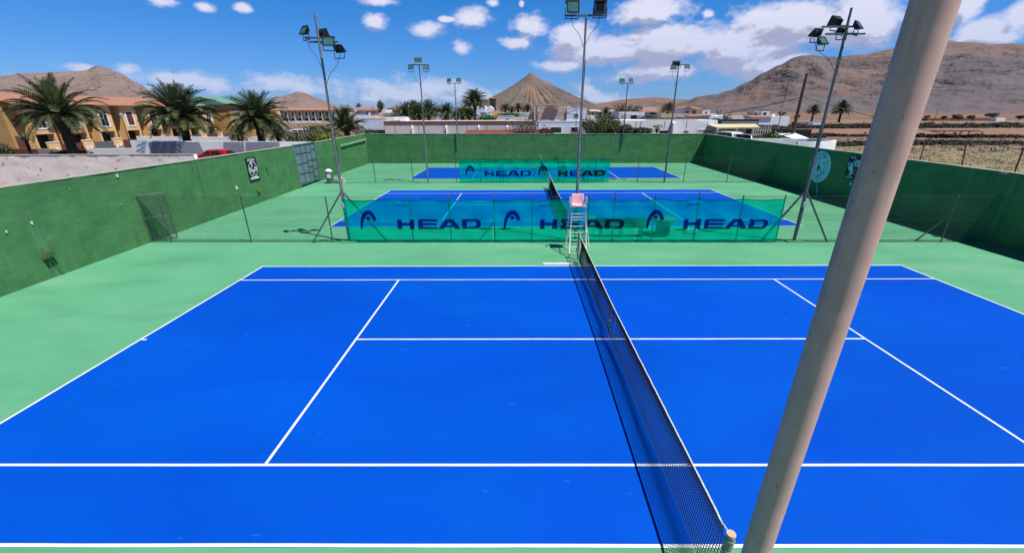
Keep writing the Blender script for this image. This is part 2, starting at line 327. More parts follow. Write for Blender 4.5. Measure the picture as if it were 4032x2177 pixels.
def copy_tree(o, parent=None):
    c = o.copy(); S.collection.objects.link(c)
    if parent is not None: c.parent = parent
    for ch in list(o.children): copy_tree(ch, c)
    return c
def text_faces(body, P, U, V, size, mb, bold=0.0, wscale=1.0):
    """outline text laid on the plane P + U,V ; P is the lower-left corner; size = cap height in metres"""
    cu = bpy.data.curves.new('t', 'FONT'); cu.body = body; cu.size = size / .70; cu.offset = bold; cu.resolution_u = 3
    o = bpy.data.objects.new('t', cu); S.collection.objects.link(o)
    bpy.context.view_layer.update()
    me = bpy.data.meshes.new_from_object(o.evaluated_get(bpy.context.evaluated_depsgraph_get()))
    P = Vector(P); U = Vector(U); V = Vector(V)
    mb.add([P + U * (p.co.x * wscale) + V * p.co.y for p in me.vertices], [tuple(f.vertices) for f in me.polygons])
    w = max([p.co.x for p in me.vertices] + [0]) * wscale
    bpy.data.objects.remove(o); bpy.data.curves.remove(cu); bpy.data.meshes.remove(me)
    return w
def ribbon(mb, pts, w, Nrm, closed=False, taper=False):
    """flat painted stroke of width w along a polyline lying in a plane with normal Nrm"""
    pts = [Vector(p) for p in pts]; n = len(pts); L = []; Rr = []
    for i in range(n):
        a = pts[(i-1) % n] if closed else pts[max(i-1, 0)]; b = pts[(i+1) % n] if closed else pts[min(i+1, n-1)]
        d = (b - a).normalized().cross(Nrm).normalized() * (w / 2)
        if taper: d = d * (.35 + .65 * math.sin(math.pi * (i + .5) / n))
        L.append(pts[i] + d); Rr.append(pts[i] - d)
    k = len(mb.v); mb.v += L + Rr
    for i in range(n if closed else n - 1):
        j = (i + 1) % n; mb.f.append((k + i, k + j, k + n + j, k + n + i))
def smooth_line(pts, sub=4):
    out = []
    for i in range(len(pts) - 1):
        p0 = pts[max(i-1, 0)]; p1 = pts[i]; p2 = pts[i+1]; p3 = pts[min(i+2, len(pts)-1)]
        for k in range(sub):
            t = k / sub
            out.append(tuple(.5 * ((2*b) + (-a + c) * t + (2*a - 5*b + 4*c - d) * t*t + (-a + 3*b - 3*c + d) * t**3) for a, b, c, d in zip(p0, p1, p2, p3)))
    out.append(tuple(pts[-1])); return out

# ------------------------------------------------------------------ ground and courts
DX = 0.06                                   # the near court's net line
mb = MB()
mb.add([(-14000,-3000,-.03),(14000,-3000,-.03),(14000,16000,-.03),(-14000,16000,-.03)], [(0,1,2,3)])
tag(mb.build('ground', 'dirt', shift=False), kind='structure')
def XL(y): return -18.38 - .0282 * y        # face of the left wall
def XR(y): return 18.0 + .008 * y           # face of the right wall
YB = lambda x: 40.2 - .02 * x               # face of the back wall
tag(MB().add([(-18.2,-16,0),(18.1,-16,0),(18.3,39.9,0),(-19.5,40.6,0)], [(0,1,2,3)]).build('court_surround', 'court_green', shift=False), kind='structure')
courts = [(DX, 0.0, 5.485, True), (.08, 16.78, 5.485, True), (.06, 32.21, 4.115, False)]
bl = MB(); ln = MB()
for cx, cy, hw, dbl in courts:
    bl.add([(cx-11.885,cy-hw,.004),(cx+11.885,cy-hw,.004),(cx+11.885,cy+hw,.004),(cx-11.885,cy+hw,.004)], [(0,1,2,3)])
    z = .008; w = .05
    def L(x0, y0, x1, y1):
        # painted by hand: the edges wander a few millimetres
        n = max(2, int(max(x1 - x0, y1 - y0) / .5)); a = []; b = []
        for i in range(n + 1):
            t = i / n; j = noise.noise(Vector((x0 + t * 9, y0 + t * 7, cy))) * .006
            if x1 - x0 > y1 - y0: a.append((cx + x0 + (x1-x0)*t, cy + y0 + j, z)); b.append((cx + x0 + (x1-x0)*t, cy + y1 + j, z))
            else: a.append((cx + x0 + j, cy + y0 + (y1-y0)*t, z)); b.append((cx + x1 + j, cy + y0 + (y1-y0)*t, z))
        k = len(ln.v); ln.v += [Vector(p) for p in a + b]
        for i in range(n): ln.f.append((k+i, k+i+1, k+n+2+i, k+n+1+i))
    L(-11.885, -hw, 11.885, -hw + w); L(-11.885, hw - w, 11.885, hw)
    L(-11.885, -hw + w, -11.835, hw - w); L(11.835, -hw + w, 11.885, hw - w)
    if dbl:
        L(-11.835, -4.115, 11.835, -4.065); L(-11.835, 4.065, 11.835, 4.115)
    s = 4.065
    L(-6.425, -s, -6.375, s); L(6.375, -s, 6.425, s)
    L(-6.375, -.025, 6.375, .025); L(-11.835, -.025, -11.7, .025); L(11.7, -.025, 11.835, .025)
tag(bl.build('court_paint', 'court_blue', shift=False), kind='structure')
tag(ln.build('court_lines', 'line_white', shift=False), kind='structure')

# ------------------------------------------------------------------ walls round the courts
def wall_mesh(p, q, h0, h1, th, side, name, label, step=.35, z0=-.1, coping=True, m='wall_green', wob=.018, x0cut=None):
    """rendered block wall from p to q (x,y of its face); side = unit vector from face into the wall"""
    p = Vector((p[0], p[1], 0)); q = Vector((q[0], q[1], 0)); side = Vector((side[0], side[1], 0)).normalized()
    Lh = (q - p).length; n = max(2, int(Lh / step)); k = max(3, int(h0 / step)); m_ = MB()
    for i in range(n + 1):
        for j in range(k + 1):
            t = i / n; s = j / k; P = p.lerp(q, t); h = h0 + (h1 - h0) * t
            z = z0 + (h - z0) * s
            d = noise.fractal(Vector((P.x * .9, P.y * .9, z * 1.6)), 1, 2, 4) * wob
            m_.v.append(P + side * (d + .01) + Vector((0, 0, z)))
    for i in range(n):
        for j in range(k): m_.f.append((i*(k+1)+j, i*(k+1)+j+1, (i+1)*(k+1)+j+1, (i+1)*(k+1)+j))
    a0 = m_.v[k] ; k0 = len(m_.v)
    # back, top and ends
    for P, h in ((p, h0), (q, h1)):
        for off in (.03, th): m_.v += [P + side * off + Vector((0, 0, z0)), P + side * off + Vector((0, 0, h))]
    m_.f += [(k0+2, k0+3, k0+7, k0+6), (k0+1, k0+5, k0+7, k0+3), (k0, k0+1, k0+3, k0+2), (k0+4, k0+6, k0+7, k0+5)]
    root = thing(name, (*p.lerp(q, .5).xy, 0), label, 'wall')
    m_.build('wall_face', m, root, smooth=True)
    if coping:
        c = MB(); n2 = int(Lh / .5)
        for i in range(n2 + 1):
            t = i / n2; P = p.lerp(q, t); h = h0 + (h1 - h0) * t + noise.noise(P * .7) * .012
            j = noise.noise(P * 2.3) * .012
            c.v += [P + side * (-.012 + j) + Vector((0, 0, h - .012)), P + side * (-.012 + j) + Vector((0, 0, h + .022)), P + side * (th + .012) + Vector((0, 0, h + .022)), P + side * (th + .012) + Vector((0, 0, h - .012))]
        for i in range(n2):
            for j in range(4): c.f.append((i*4+j, i*4+(j+1) % 4, i*4+4+(j+1) % 4, i*4+4+j))
        c.f += [(0, 3, 2, 1), (n2*4, n2*4+1, n2*4+2, n2*4+3)]
        c.build('coping', 'coping', root)
    return root
G0, G1 = 23.45, 27.25                       # gate opening in the left wall
wall_mesh((XL(-2.5), -2.5), (XL(G0), G0), 3.19, 3.10, .2, (-1, 0), 'court_wall', 'green rendered wall along the left side of the courts, near stretch up to the metal gate')
wall_mesh((XL(G1), G1), (XL(40.62), 40.62), 3.10, 3.2, .2, (-1, 0), 'court_wall', 'short sunlit green wall stretch between metal gate and back left corner')
wall_mesh((-19.5, YB(-19.5)), (18.3, YB(18.3)), 3.2, 3.1, .2, (0, 1), 'court_wall', 'dark green rendered wall across the far end of the courts')
wall_mesh((XR(-2), -2), (XR(40.2), 40.2), 2.87, 3.1, .2, (1, 0), 'court_wall', 'shaded green wall along the right side of the courts', step=.5)

# ---- signs and fittings on the left wall
def frame(A, B):
    A = Vector(A); B = Vector(B); u = (B - A); u.z = 0; u.normalize(); n = Vector((0, 0, 1)).cross(u); return A, u, n
LA, LU, LN = frame((XL(0), 0, 0), (XL(40), 40, 0)); LN = LN if LN.x > 0 else -LN     # towards the court
RA, RU, RN = frame((XR(0), 0, 0), (XR(40), 40, 0)); RN = RN if RN.x < 0 else -RN
def onL(px, py, off=.03): return atp(px, py, LA + LN * off, LN)
def onR(px, py, off=.03): return atp(px, py, RA + RN * off, RN)
# zoom frame of the sign photo: (950,610) scale 90/1043
ZS = Z(950, 610, .08629)
c0 = onL(*ZS(185, 165)); c1 = onL(*ZS(840, 1100)); 
y0 = onL(*ZS(185, 180)).y; y1 = onL(*ZS(840, 1080)).y; y1b = onL(*ZS(640, 110)).y
zt = (onL(*ZS(185, 170)).z + onL(*ZS(640, 110)).z) / 2; zb = (onL(*ZS(440, 1240)).z + onL(*ZS(860, 1110)).z) / 2
yl = onL(*ZS(300, 700)).y; yr = onL(*ZS(750, 620)).y
def Lp(u, z, off): # u metres along wall from yl
    return Vector((XL(yl + u), yl + u, z)) + LN * off
sw = yr - yl; sh = zt - zb; print('sign L', yl, yr, zb, zt)
sg = thing('court_sign', Lp(sw/2, zb, 0), 'black sign on the sunlit left wall with two crossed rackets in a white oval', 'sign')
MB().prism([Lp(0,zb,.012),Lp(sw,zb,.012),Lp(sw,zt,.012),Lp(0,zt,.012)], LN*.02).build('panel', 'signblack', sg)
def Lq(a, b, off=.036): return Lp(a * sw, zb + b * sh, off)
UL = LU if LU.y > 0 else -LU
m = MB(); text_faces('PISTA', Lq(.13, .855), UL, Vector((0,0,1)), .105*sh, m, .006, .72*sw/.96/ (.105*sh) * .27); m.build('lettering', 'signwhite', sg)
m = MB(); ribbon(m, [Lq(.52 + .41*math.cos(t), .50 + .325*math.sin(t)) for t in [i*math.pi/20 for i in range(40)]], .045, LN, closed=True)
text_faces('2', Lq(.40, .64), UL, Vector((0,0,1)), .15*sh, m, .02)
for s in (-1, 1):
    cxr, cyr = .52 + s*.24, .50
    m2 = MB()
    ribbon(m, [Lq(cxr + s*(.13*math.cos(t)*.94 - .085*math.sin(t)*s*0) + s*.0, cyr + .095*math.sin(t)) for t in [i*math.pi/12 for i in range(24)]], .03, LN, closed=True)
    ribbon(m, [Lq(cxr - s*.08, cyr - .08), Lq(.52, .345), Lq(.52 - s*.16, .245)], .035, LN)
m.poly([Lq(.52 + .10*math.cos(t), .445 + .05*math.sin(t)) for t in [i*math.pi/8 for i in range(16)]])
m.build('emblem', 'signwhite', sg)
for s in (-1, 1): MB().poly([Lq(.52 + s*.24 + .115*math.cos(t), .50 + .085*math.sin(t), .034) for t in [i*math.pi/10 for i in range(20)]]).build('racket_strings', 'signgrey', sg)
pass
MB().poly([Lq(.08,.075,.034),Lq(.92,.075,.034),Lq(.92,.165,.034),Lq(.08,.165,.034)]).build('name_strip', 'signwhite', sg)
m = MB(); text_faces('ROQAFRAM', Lq(.12, .092, .0375), UL, Vector((0,0,1)), .05*sh, m, 0, .93); m.build('name_lettering', 'signgrey', sg)

# ---- right wall: sign with player and round goat emblem
ZR = Z(3310, 590, .11505)
pr = [onR(*ZR(330, 180)), onR(*ZR(840, 235)), onR(*ZR(530, 1050)), onR(*ZR(115, 975))]
yA = (pr[0].y + pr[3].y) / 2; yB_ = (onR(*ZR(800, 235)).y + onR(*ZR(545, 1050)).y) / 2
ztr = (pr[0].z + onR(*ZR(800, 235)).z) / 2; zbr = (pr[2].z + pr[3].z) / 2; print('sign R', yA, yB_, zbr, ztr)
rw_ = yA - yB_; rh = ztr - zbr
def Rp(a, b, off): y = yA - a * rw_; return Vector((XR(y), y, zbr + b * rh)) + RN * off
rg = thing('court_sign', Rp(.5, 0, 0), 'black sign on the shaded right wall with a leaping tennis player and square number plate', 'sign')
MB().prism([Rp(0,0,.012),Rp(0,1,.012),Rp(1,1,.012),Rp(1,0,.012)], RN*.02).build('panel', 'signblack', rg)
UR = -RU if RU.y > 0 else RU
m = MB(); text_faces('PISTA', Rp(.10, .86, .036), UR, Vector((0,0,1)), .105*rh, m, .004, .9); m.build('lettering', 'signcyan', rg)
MB().poly([Rp(.53,.56,.034),Rp(.83,.56,.034),Rp(.83,.83,.034),Rp(.53,.83,.034)]).build('number_plate', 'signcyan', rg)
m = MB(); text_faces('2', Rp(.585, .61, .0375), UR, Vector((0,0,1)), .18*rh, m, .012); m.build('number', 'signblack', rg)
m = MB(); text_faces('ROQAFRAM', Rp(.06, .055, .036), UR, Vector((0,0,1)), .062*rh, m, .003, .98); m.build('name_lettering', 'signcyan', rg)
body = [(400,470),(450,345),(465,350),(430,480),(390,530),(405,640),(395,720),(410,790),(370,820),(300,900),(270,895),(330,800),(310,700),(270,720),(255,600),(245,500),(285,420),(300,430),(270,520),(275,600),(320,560),(320,490),(350,460)]
m = MB(); m.poly([Rp((x - 115 - (1000 - y) * .24) / 420, (1010 - y) / 830, .036) for x, y in body])
for (x, y, a, b) in ((490,640,425,720),(300,750,235,840),(430,560,405,580),(450,770,460,830),(340,390,330,470),(520,660,480,700)):
    P = [Rp((u - 115 - (1000 - v) * .24) / 420, (1010 - v) / 830, .036) for u, v in ((x, y), ((x+a)/2+8, (y+b)/2), (a, b))]
    ribbon(m, P, .028, RN, taper=True)
m.build('player_figure', 'signcyan', rg)

ZG = Z(3170, 580, .11502)
gm = thing('wall_emblem', onR(*ZG(530, 1210), .0), 'pale blue oval painting of a horned goat biting a racket on the right wall', 'painting')
ov = [(160,760),(180,590),(240,440),(330,290),(470,170),(600,130),(700,150),(800,230),(870,350),(895,500),(885,660),(840,830),(750,1010),(620,1140),(470,1205),(360,1210),(250,1130),(190,1000),(160,880)]
sm = smooth_line(ov + [ov[0]], 3)[:-1]
MB().poly([onR(*ZG(x, y), .02) for x, y in sm]).build('oval', 'signcyan', gm)
m = MB()
strokes = [([(450,250),(520,220),(590,240),(640,310),(660,350)],.03),([(440,290),(500,310),(540,360)],.02),([(410,345),(470,345),(520,380),(580,385),(650,350),(690,375),(740,370),(770,410)],.03),
 ([(410,420),(470,400),(520,375)],.03),([(400,440),(450,490),(510,500),(560,485)],.03),([(620,185),(650,230),(670,300),(670,350)],.03),([(620,185),(680,200),(720,250),(740,350)],.025),
 ([(540,290),(560,240)],.02),([(580,310),(610,290)],.02),([(500,280),(520,250)],.02),([(690,250),(715,260)],.018),([(700,290),(725,300)],.018),
 ([(790,540),(770,620),(740,700),(700,790),(660,870)],.028),([(680,660),(655,740),(620,800),(635,880),(600,925),(565,905),(555,850),(545,790),(520,740)],.03),([(620,820),(640,890),(600,920)],.05),
 ([(370,770),(320,800),(285,850),(300,920),(360,970),(430,985),(500,960),(545,890),(545,800),(520,750)],.024),([(310,930),(380,990),(470,1000),(530,940)],.022),
 ([(380,990),(395,1080),(400,1220),(390,1390)],.03),([(490,990),(455,1080),(430,1220),(405,1390)],.025),([(440,850),(470,790),(500,820),(500,850)],.02),([(390,910),(440,880),(480,885)],.022),([(350,660),(370,600),(365,520)],.018),([(335,800),(350,740),(335,690)],.018),
 ([(550,950),(535,995)],.045),([(590,1060),(575,1085)],.03),([(600,1110),(610,1125)],.02)]
for pts, w in strokes: ribbon(m, [onR(*ZG(x, y), .026) for x, y in smooth_line(pts, 3)], w, RN)
for pl in ([(500,515),(480,590),(490,680),(520,700),(530,740),(480,745),(430,790),(390,855),(400,780),(430,660),(460,580)], [(640,505),(660,520),(680,575),(640,585),(612,565)]):
    m.poly([onR(*ZG(x, y), .029) for x, y in pl])
m.build('ink_drawing', 'ink', gm)
MB().poly([onR(*ZG(778 + 52*math.cos(t), 485 + 80*math.sin(t)), .032) for t in [i*math.pi/10 for i in range(20)]]).build('ball', 'ball', gm)
MB().poly([onR(*ZG(*q), .0235) for q in ((392,1010),(480,1010),(440,1220),(410,1700),(385,1700),(400,1220))]).build('racket_handle', 'signcyan', gm)

# ---- small fittings on the walls
def wall_box(px, py, w, h, d, side, name, label, m_='wall_green', cat='box'):
    P = onL(px, py, 0) if side == 'L' else onR(px, py, 0); n = LN if side == 'L' else RN; u = (LU if side == 'L' else RU)
    a = P - u * w/2 + n * .005; b = MB().prism([a, a + u*w, a + u*w + Vector((0,0,h)), a + Vector((0,0,h))], n * d)
    o = b.build(name, m_, bevel=.008); return tag(o, label, cat)
root = thing('junction_box', onL(118, 645, 0), 'square metal junction box low on the near left wall with two cables', 'junction box')
MB().prism([onL(105,652,.01),onL(130,642,.01),onL(125,632,.01)+Vector((0,0,.02)),onL(104,636,.01)], LN*.14).build('case', mat('rustgreen', (.06,.15,.045), .7, (.12,.11,.04), 6, lo=.5, hi=.7), root)
m = MB(); m.tube(smooth_line([onL(121,650,.08), onL(128,668,.05), onL(134,685,.03), onL(139,700,.03)], 3), .012, 6); m.tube(smooth_line([onL(124,650,.08), onL(140,666,.06), onL(152,680,.05), onL(166,690,.04)], 3), .012, 6)
m.build('cable', 'galv_dark', root)
wall_box(650, 483, .25, .2, .1, 'L', 'socket_box', 'small green box low on the left wall beneath the racket sign')
wall_box(669, 425, .08, .12, .2, 'L', 'wall_bracket', 'tiny dark green bracket on the left wall between racket sign and gate', cat='bracket')
for px, py, r, side, lab in ((595,473,.10,'L','white round dot mark on the left wall by the second fence'),(2141,463,.09,'R','pale round dot mark on the right wall under the player sign')):
    f_ = onL if side == 'L' else onR; n = LN if side == 'L' else RN; u = LU if side == 'L' else RU; P = f_(px, py, .0)
    tag(MB().prism([P + n*.008 + u*r*math.cos(t) + Vector((0,0,r*1.1*math.sin(t))) for t in [i*math.pi/10 for i in range(20)]], n*.02).build('wall_disc', 'signwhite' if side == 'L' else 'signcyan'), lab, 'disc')
for px, py, r, lab in ((294,442,.075,'pale plaster blob high on the left wall'),(15,583,.045,'white paint fleck on the near left wall'),(79,561,.06,'chipped white patch on the near left wall above the junction box'),(175,475,.018,'tiny white fleck on left wall'),(305,513,.018,'small white fleck on left wall near fence end')):
    P = onL(px, py, 0); q = [P + LN*.006 + LU*r*(1 + .35*noise.noise(Vector((px, k, 0))*1.3))*math.cos(k*math.pi/6)*.6 + Vector((0,0,1))*r*(1 + .4*noise.noise(Vector((px, k, 5))*1.3))*math.sin(k*math.pi/6) for k in range(12)]
    tag(MB().prism(q, LN*.012).build('plaster_patch', 'signwhite'), lab, 'patch')
tag(MB().prism([onL(857,369,.02),onL(921,353,.02),onL(921,349,.02)+Vector((0,0,.03)),onL(857,365,.02)], LN*.1).build('tube_light_cover', mat('palegreen', (.34,.48,.33), .6)), 'long pale green strip fixed high on the far left wall', 'shelf')
for px, py, lab in ((1880,354,'small bracket on right wall near the far corner'),(2532,437,'grey bracket lamp on the near right wall')):
    P = onR(px, py, 0); m = MB(); m.bar(P, P + RN*.12, .05); m.prism([P + RN*.08 - RU*.14, P + RN*.08 + RU*.14, P + RN*.2 + RU*.14 , P + RN*.2 - RU*.14], Vector((0,0,.05)))
    tag(m.build('wall_bracket', 'galv'), lab, 'bracket')
tag(MB().prism([Vector((1.9,YB(1.9)-.005,.62)),Vector((2.2,YB(1.9)-.005,.62)),Vector((2.2,YB(1.9)-.005,.92)),Vector((1.9,YB(1.9)-.005,.92))], (0,-.12,0)).build('socket_box', 'wall_green', bevel=.01), 'small green box low on the far wall above the second banner', 'box')

# ---- the metal gate in the left wall
gt = thing('metal_gate', (XL(25.3), 25.3, 0), 'blue grey sheet metal gate with green bars in the left wall', 'gate')
def gp(y, z, off=0): return Vector((XL(y), y, z)) + LN * off
ga, gb = G0 + .12, G1 - .1
MB().prism([gp(ga,.18,-.06),gp(gb,.18,-.06),gp(gb,3.12,-.06),gp(ga,3.12,-.06)], LN*.03).build('panel', 'gate_panel', gt)
m = MB()
cols = [ga + (gb-ga)*t for t in (0, .27, .52, .76, 1)]
for i, c in enumerate(cols): m.bar(gp(c, .18, -.01), gp(c, 3.12, -.01), .045)
for a, b, zs in ((0, 1, (.3,1.0,1.75,2.5)), (1, 2, (.25,1.0,1.75,2.5)), (2, 3, (.22,.9,1.35,1.85,2.45)), (3, 4, (.45,1.1,1.8,2.62))):
    for z in zs: m.bar(gp(cols[a], z, -.012), gp(cols[b], z, -.012), .04)
m.bar(gp(ga, 3.12, -.01), gp(gb, 3.12, -.01), .06); m.bar(gp(ga,.18,-.01), gp(gb,.18,-.01), .07)
m.build('bars', 'gate_bar', gt)
for y in (G0 + .04, G1 - .03): MB().bar(gp(y, 0, .0), gp(y, 3.2, .0), .1).build('gate_post', 'galv', gt)

# ------------------------------------------------------------------ chain link fences
def chain_mesh(m, x0, y0, x1, y1, z0, z1, pitch=.065, r=.0022, top_wave=0):
    P = Vector((x0, y0, 0)); Q = Vector((x1, y1, 0)); L_ = (Q - P).length; d = (Q - P) / L_; n = d.cross(Vector((0, 0, 1))); H = z1 - z0; s = pitch * 1.0
    k = int((L_ + H) / s)
    for sgn in (1, -1):
        for i in range(-int(H / s), int(L_ / s) + 1):
            a = i * s; b = a + H; ta = 0.0; tb = 1.0
            if a < 0: ta = -a / H
            if b > L_: tb = (L_ - a) / H
            if tb <= ta: continue
            u0, u1 = a + ta * H, a + tb * H; w0, w1 = z0 + ta * H, z0 + tb * H
            if sgn < 0: u0, u1 = L_ - u0, L_ - u1
            m.bar(P + d * u0 + Vector((0, 0, w0)) + n * (.004 * sgn), P + d * u1 + Vector((0, 0, w1)) + n * (.004 * sgn), r * 2)
def fence(name, label, x0, y0, x1, y1, h, posts, braces, pitch, tall=()):
    root = thing(name, ((x0+x1)/2, (y0+y1)/2, 0), label, 'fence')
    yy = lambda x: y0 + (y1 - y0) * (x - x0) / (x1 - x0)
    m = MB(); chain_mesh(m, x0, y0, x1, y1, .04, h, pitch, .0017 if pitch < .08 else .0026); m.build('mesh', 'wire', root)
    w = MB()
    for z in (.05, h * .5, h):
        xs = [x0] + sorted(posts) + [x1]; pts = []
        for a, b in zip(xs[:-1], xs[1:]):
            for t in (0, .5): x = a + (b-a)*t; pts.append((x, yy(x) - .012, z - .02 * (t == .5)))
        pts.append((x1, y1 - .012, z)); w.tube(pts, .004, 5)
    w.build('tension_wire', 'wire', root)
    for x in posts:
        hh = h + (.14 if x in tall else .04) + random.uniform(-.02, .03); lean = random.uniform(-.02, .02)
        MB().tube([(x, yy(x) + .03, 0), (x + lean, yy(x) + .03, hh)], .027, 10).build('post', 'postgreen', root, smooth=False)
    for xa, za, xb in braces:
        MB().bar((xa, yy(xa) + .05, za), (xb, yy(xb) + .25, 0), .045 if pitch < .08 else .03).build('brace', 'galv_dark', root)
    return root
F1 = lambda x: 8.56 - .008 * (x + 1)
p1 = [at(px, py, 8.55).x for px, py in ((387,492),(598,489),(815,495),(1028,495),(1128,495),(1242,495),(1339,495),(1482,495),(1548,495),(1651,495),(1760,497),(1871,495),(1974,496),(2404,494))]
print('posts', [round(x, 2) for x in p1])
p1 = [-18.6] + p1
fence('chain_link_fence', 'green chain link fence across the courts behind the umpire chair', -18.55, F1(-18.5), 18.0, F1(18), 2.02, p1, [(p1[6], .9, p1[6] - .75), (p1[-1], 1.2, p1[-1] - .9)], .075, tall=(p1[5], p1[7], p1[9], p1[11]))
F2 = lambda x: 25.68 - .012 * x
p2 = [at(px, py, 25.7).x for px, py in ((935,396),(1034,413),(1145,396),(1207,402),(1258,398),(1265,402),(1345,398),(1405,398),(1419,398),(1481,398),(1500,398),(1608,398),(1726,396),(1838,385))]
p2 = [-18.0] + p2
fence('chain_link_fence', 'chain link fence across the courts at the far banners', -19.05, F2(-19), 18.2, F2(18.2), 1.98, p2, [(-18.0, 1.3, -16.7), (p2[4], 1.2, p2[4] - 1.1), (p2[9], 1.4, p2[9] + 1.2)], .11, tall=(p2[-1],))
# the little gate leaf standing open at the wall end of the near fence
gl = thing('fence_gate', (-18.55, 8.75, 0), 'narrow chain link gate leaf standing open where the near fence meets the left wall', 'gate')
m = MB(); a, b = (-18.58, 8.72), (-17.9, 9.35)
for (x, y) in (a, b): m.tube([(x, y, .05), (x, y, 2.1)], .022, 8)
for z in (.07, 1.1, 2.08): m.tube([(a[0], a[1], z), (b[0], b[1], z)], .018, 8)
m.tube([(a[0], a[1], 2.05), (b[0], b[1], .1)], .018, 8)
m.build('gate_frame', 'galv_dark', gl); m = MB(); chain_mesh(m, *a, *b, .08, 2.05, .05); m.build('mesh', 'wire', gl)

# ------------------------------------------------------------------ printed mesh banners on the fences
MT['hem'] = two_sided_fabric('hem', (.1,.7,.8), (.002,.22,.15), .6)
def banner(name, label, group, xa, xb, yf, z0, z1, lx, hx, cx, hs, zl, zh, first=False, seed=0):
    """xa..xb extent, lx logo left, hx word left, hs word height (m)"""
    root = thing(name, ((xa+xb)/2, yf(xa), 0), label, 'banner', group)
    m = MB(); n = 60; k = 14
    def P(u, w, off=0):
        x = xa + (xb-xa)*u; z = z0 + (z1 - .05*math.sin(math.pi*((u*3.4 + seed*.3) % 1)) - .02*abs(math.sin(u*17)) - z0) * w + .012 * noise.noise(Vector((x*2, seed, 3)))
        return Vector((x, yf(x) - .05 - off + .04*noise.noise(Vector((x*1.1, z*2.2, seed))) + .018*noise.noise(Vector((x*3.1, z*6, seed))) + .012*math.sin(x*5 + z*3), z))
    for i in range(n+1):
        for j in range(k+1): m.v.append(P(i/n, j/k))
    for i in range(n):
        for j in range(k): m.f.append((i*(k+1)+j, (i+1)*(k+1)+j, (i+1)*(k+1)+j+1, i*(k+1)+j+1))
    m.build('fabric', 'banner', root, smooth=True)
    for hn, w0, w1 in (('bottom_hem', 0, .022), ('top_hem', .978, 1)):
        h = MB()
        for i in range(n): h.quad(P(i/n, w0, .004), P((i+1)/n, w0, .004), P((i+1)/n, w1, .004), P(i/n, w1, .004))
        h.build(hn, 'hem', root)
    u_ = hs / 100
    def Q(x, z): # word coordinates -> on the cloth
        return P((hx + x*u_ - xa)/(xb-xa), (zl + z*u_ - z0)/(z1-z0), .012)
    w = MB()
    def strip(pl): w.add([Q(*p) for p in pl], [tuple(range(len(pl)))])
    for r in ([(0,0),(46,0),(46,38),(46,64),(46,100),(4,100)], [(122,0),(168,0),(172,100),(126,100),(124,64),(122,38)], [(46,38),(122,38),(124,64),(46,64)]): strip(r)
    for r in ([(205,0),(252,0),(252,22),(252,40),(252,60),(252,78),(252,100),(207,100)], [(252,0),(398,0),(400,22),(252,22)], [(252,40),(388,40),(388,60),(252,60)], [(252,78),(400,78),(398,100),(252,100)]): strip(r)
    for r in ([(400,0),(455,0),(470,20),(483.5,38),(507.5,70),(454.6,70)], [(570,0),(628,0),(580.4,70),(524.5,70),(545.3,38),(557,20)], [(454.6,70),(507.5,70),(524.5,70),(580.4,70),(560,100),(478,100)], [(470,20),(557,20),(545.3,38),(483.5,38)]): strip(r)
    A = [(640,0),(770,0),(805,8),(825,28),(830,50),(825,75),(808,92),(775,100),(640,100)]; B = [(688,22),(765,22),(778,28),(784,38),(785,50),(782,64),(775,74),(765,78),(688,78)]
    for i in range(9): j = (i+1) % 9; strip([A[i], A[j], B[j], B[i]])
    w.build('word', 'print', root)
    # arch-and-dot emblem
    l = MB(); s = hs/100
    def E(x, y): return P((lx + (x-305)*s - xa)/(xb-xa), (zl + (765-y)*s - z0)/(z1-z0), .012)
    O = smooth_line([(305,768),(307,700),(322,640),(348,595),(385,572),(422,580),(452,618),(474,668)], 2); I = smooth_line([(326,752),(334,705),(350,662),(368,632),(392,615),(412,625),(428,652),(442,682)], 2)
    for i in range(len(O)-1): l.add([E(*O[i]), E(*O[i+1]), E(*I[i+1]), E(*I[i])], [(0,1,2,3)])
    l.poly([E(392 + 19*math.cos(t), 650 + 18*math.sin(t)) for t in [i*math.pi/8 for i in range(16)]])
    l.build('emblem', 'print', root)
    t_ = MB(); text_faces('head.com', (cx, 0, 0), Vector((1,0,0)), Vector((0,0,1)), hs*.22, t_, .002, 1.08)
    for v in t_.v: q = P((v.x-xa)/(xb-xa), (zh + v.z - z0)/(z1-z0), .012); v.x, v.y, v.z = q
    t_.build('web_address', 'print', root)
    c_ = MB().poly([P((hx + 842*u_ + 9*u_*math.cos(t) - xa)/(xb-xa), (zl + 108*u_ + 9*u_*math.sin(t) - z0)/(z1-z0), .012) for t in [i*math.pi/6 for i in range(12)]])
    c_.build('trademark_dot', 'print_faint', root)
    return root
Bx = lambda px, py, Y: at(px, py, Y).x
F1b = lambda x: F1(x)
zw = at(1100, 576, 8.5).z; hs1 = at(1100, 551, 8.5).z - zw; zc = at(1010, 517, 8.5).z; print('word', zw, hs1, zc)
xa, xb = Bx(868, 560, 8.55), Bx(1974, 497, 8.55); print(xa, xb)
e1 = [xa + .02, Bx(1240, 560, 8.55), Bx(1600, 560, 8.55), xb]
B1 = [('left', 907, 1000, 990, 'near green mesh banner furthest left on the front fence beside the left floodlight mast'), ('mid', 1267, 1358, 1356, 'near green mesh banner in the middle of the front fence behind the umpire chair'), ('right', 1624, 1716, 1724, 'near green mesh banner furthest right on the front fence in front of bench and table')]
for i, (_, l_, h_, c_, lab) in enumerate(B1):
    banner('mesh_banner', lab, 'banners on the near fence', e1[i] + .01, e1[i+1] - .01, F1b, .09, 1.93, Bx(l_, 576, 8.5), Bx(h_, 576, 8.5), Bx(c_, 517, 8.5), hs1, zw, zc, seed=i)
zw2 = at(1270, 443.5, 25.6).z; hs2 = at(1270, 429, 25.6).z - zw2; zc2 = at(1250, 408.5, 25.6).z; print('word2', zw2, hs2, zc2)
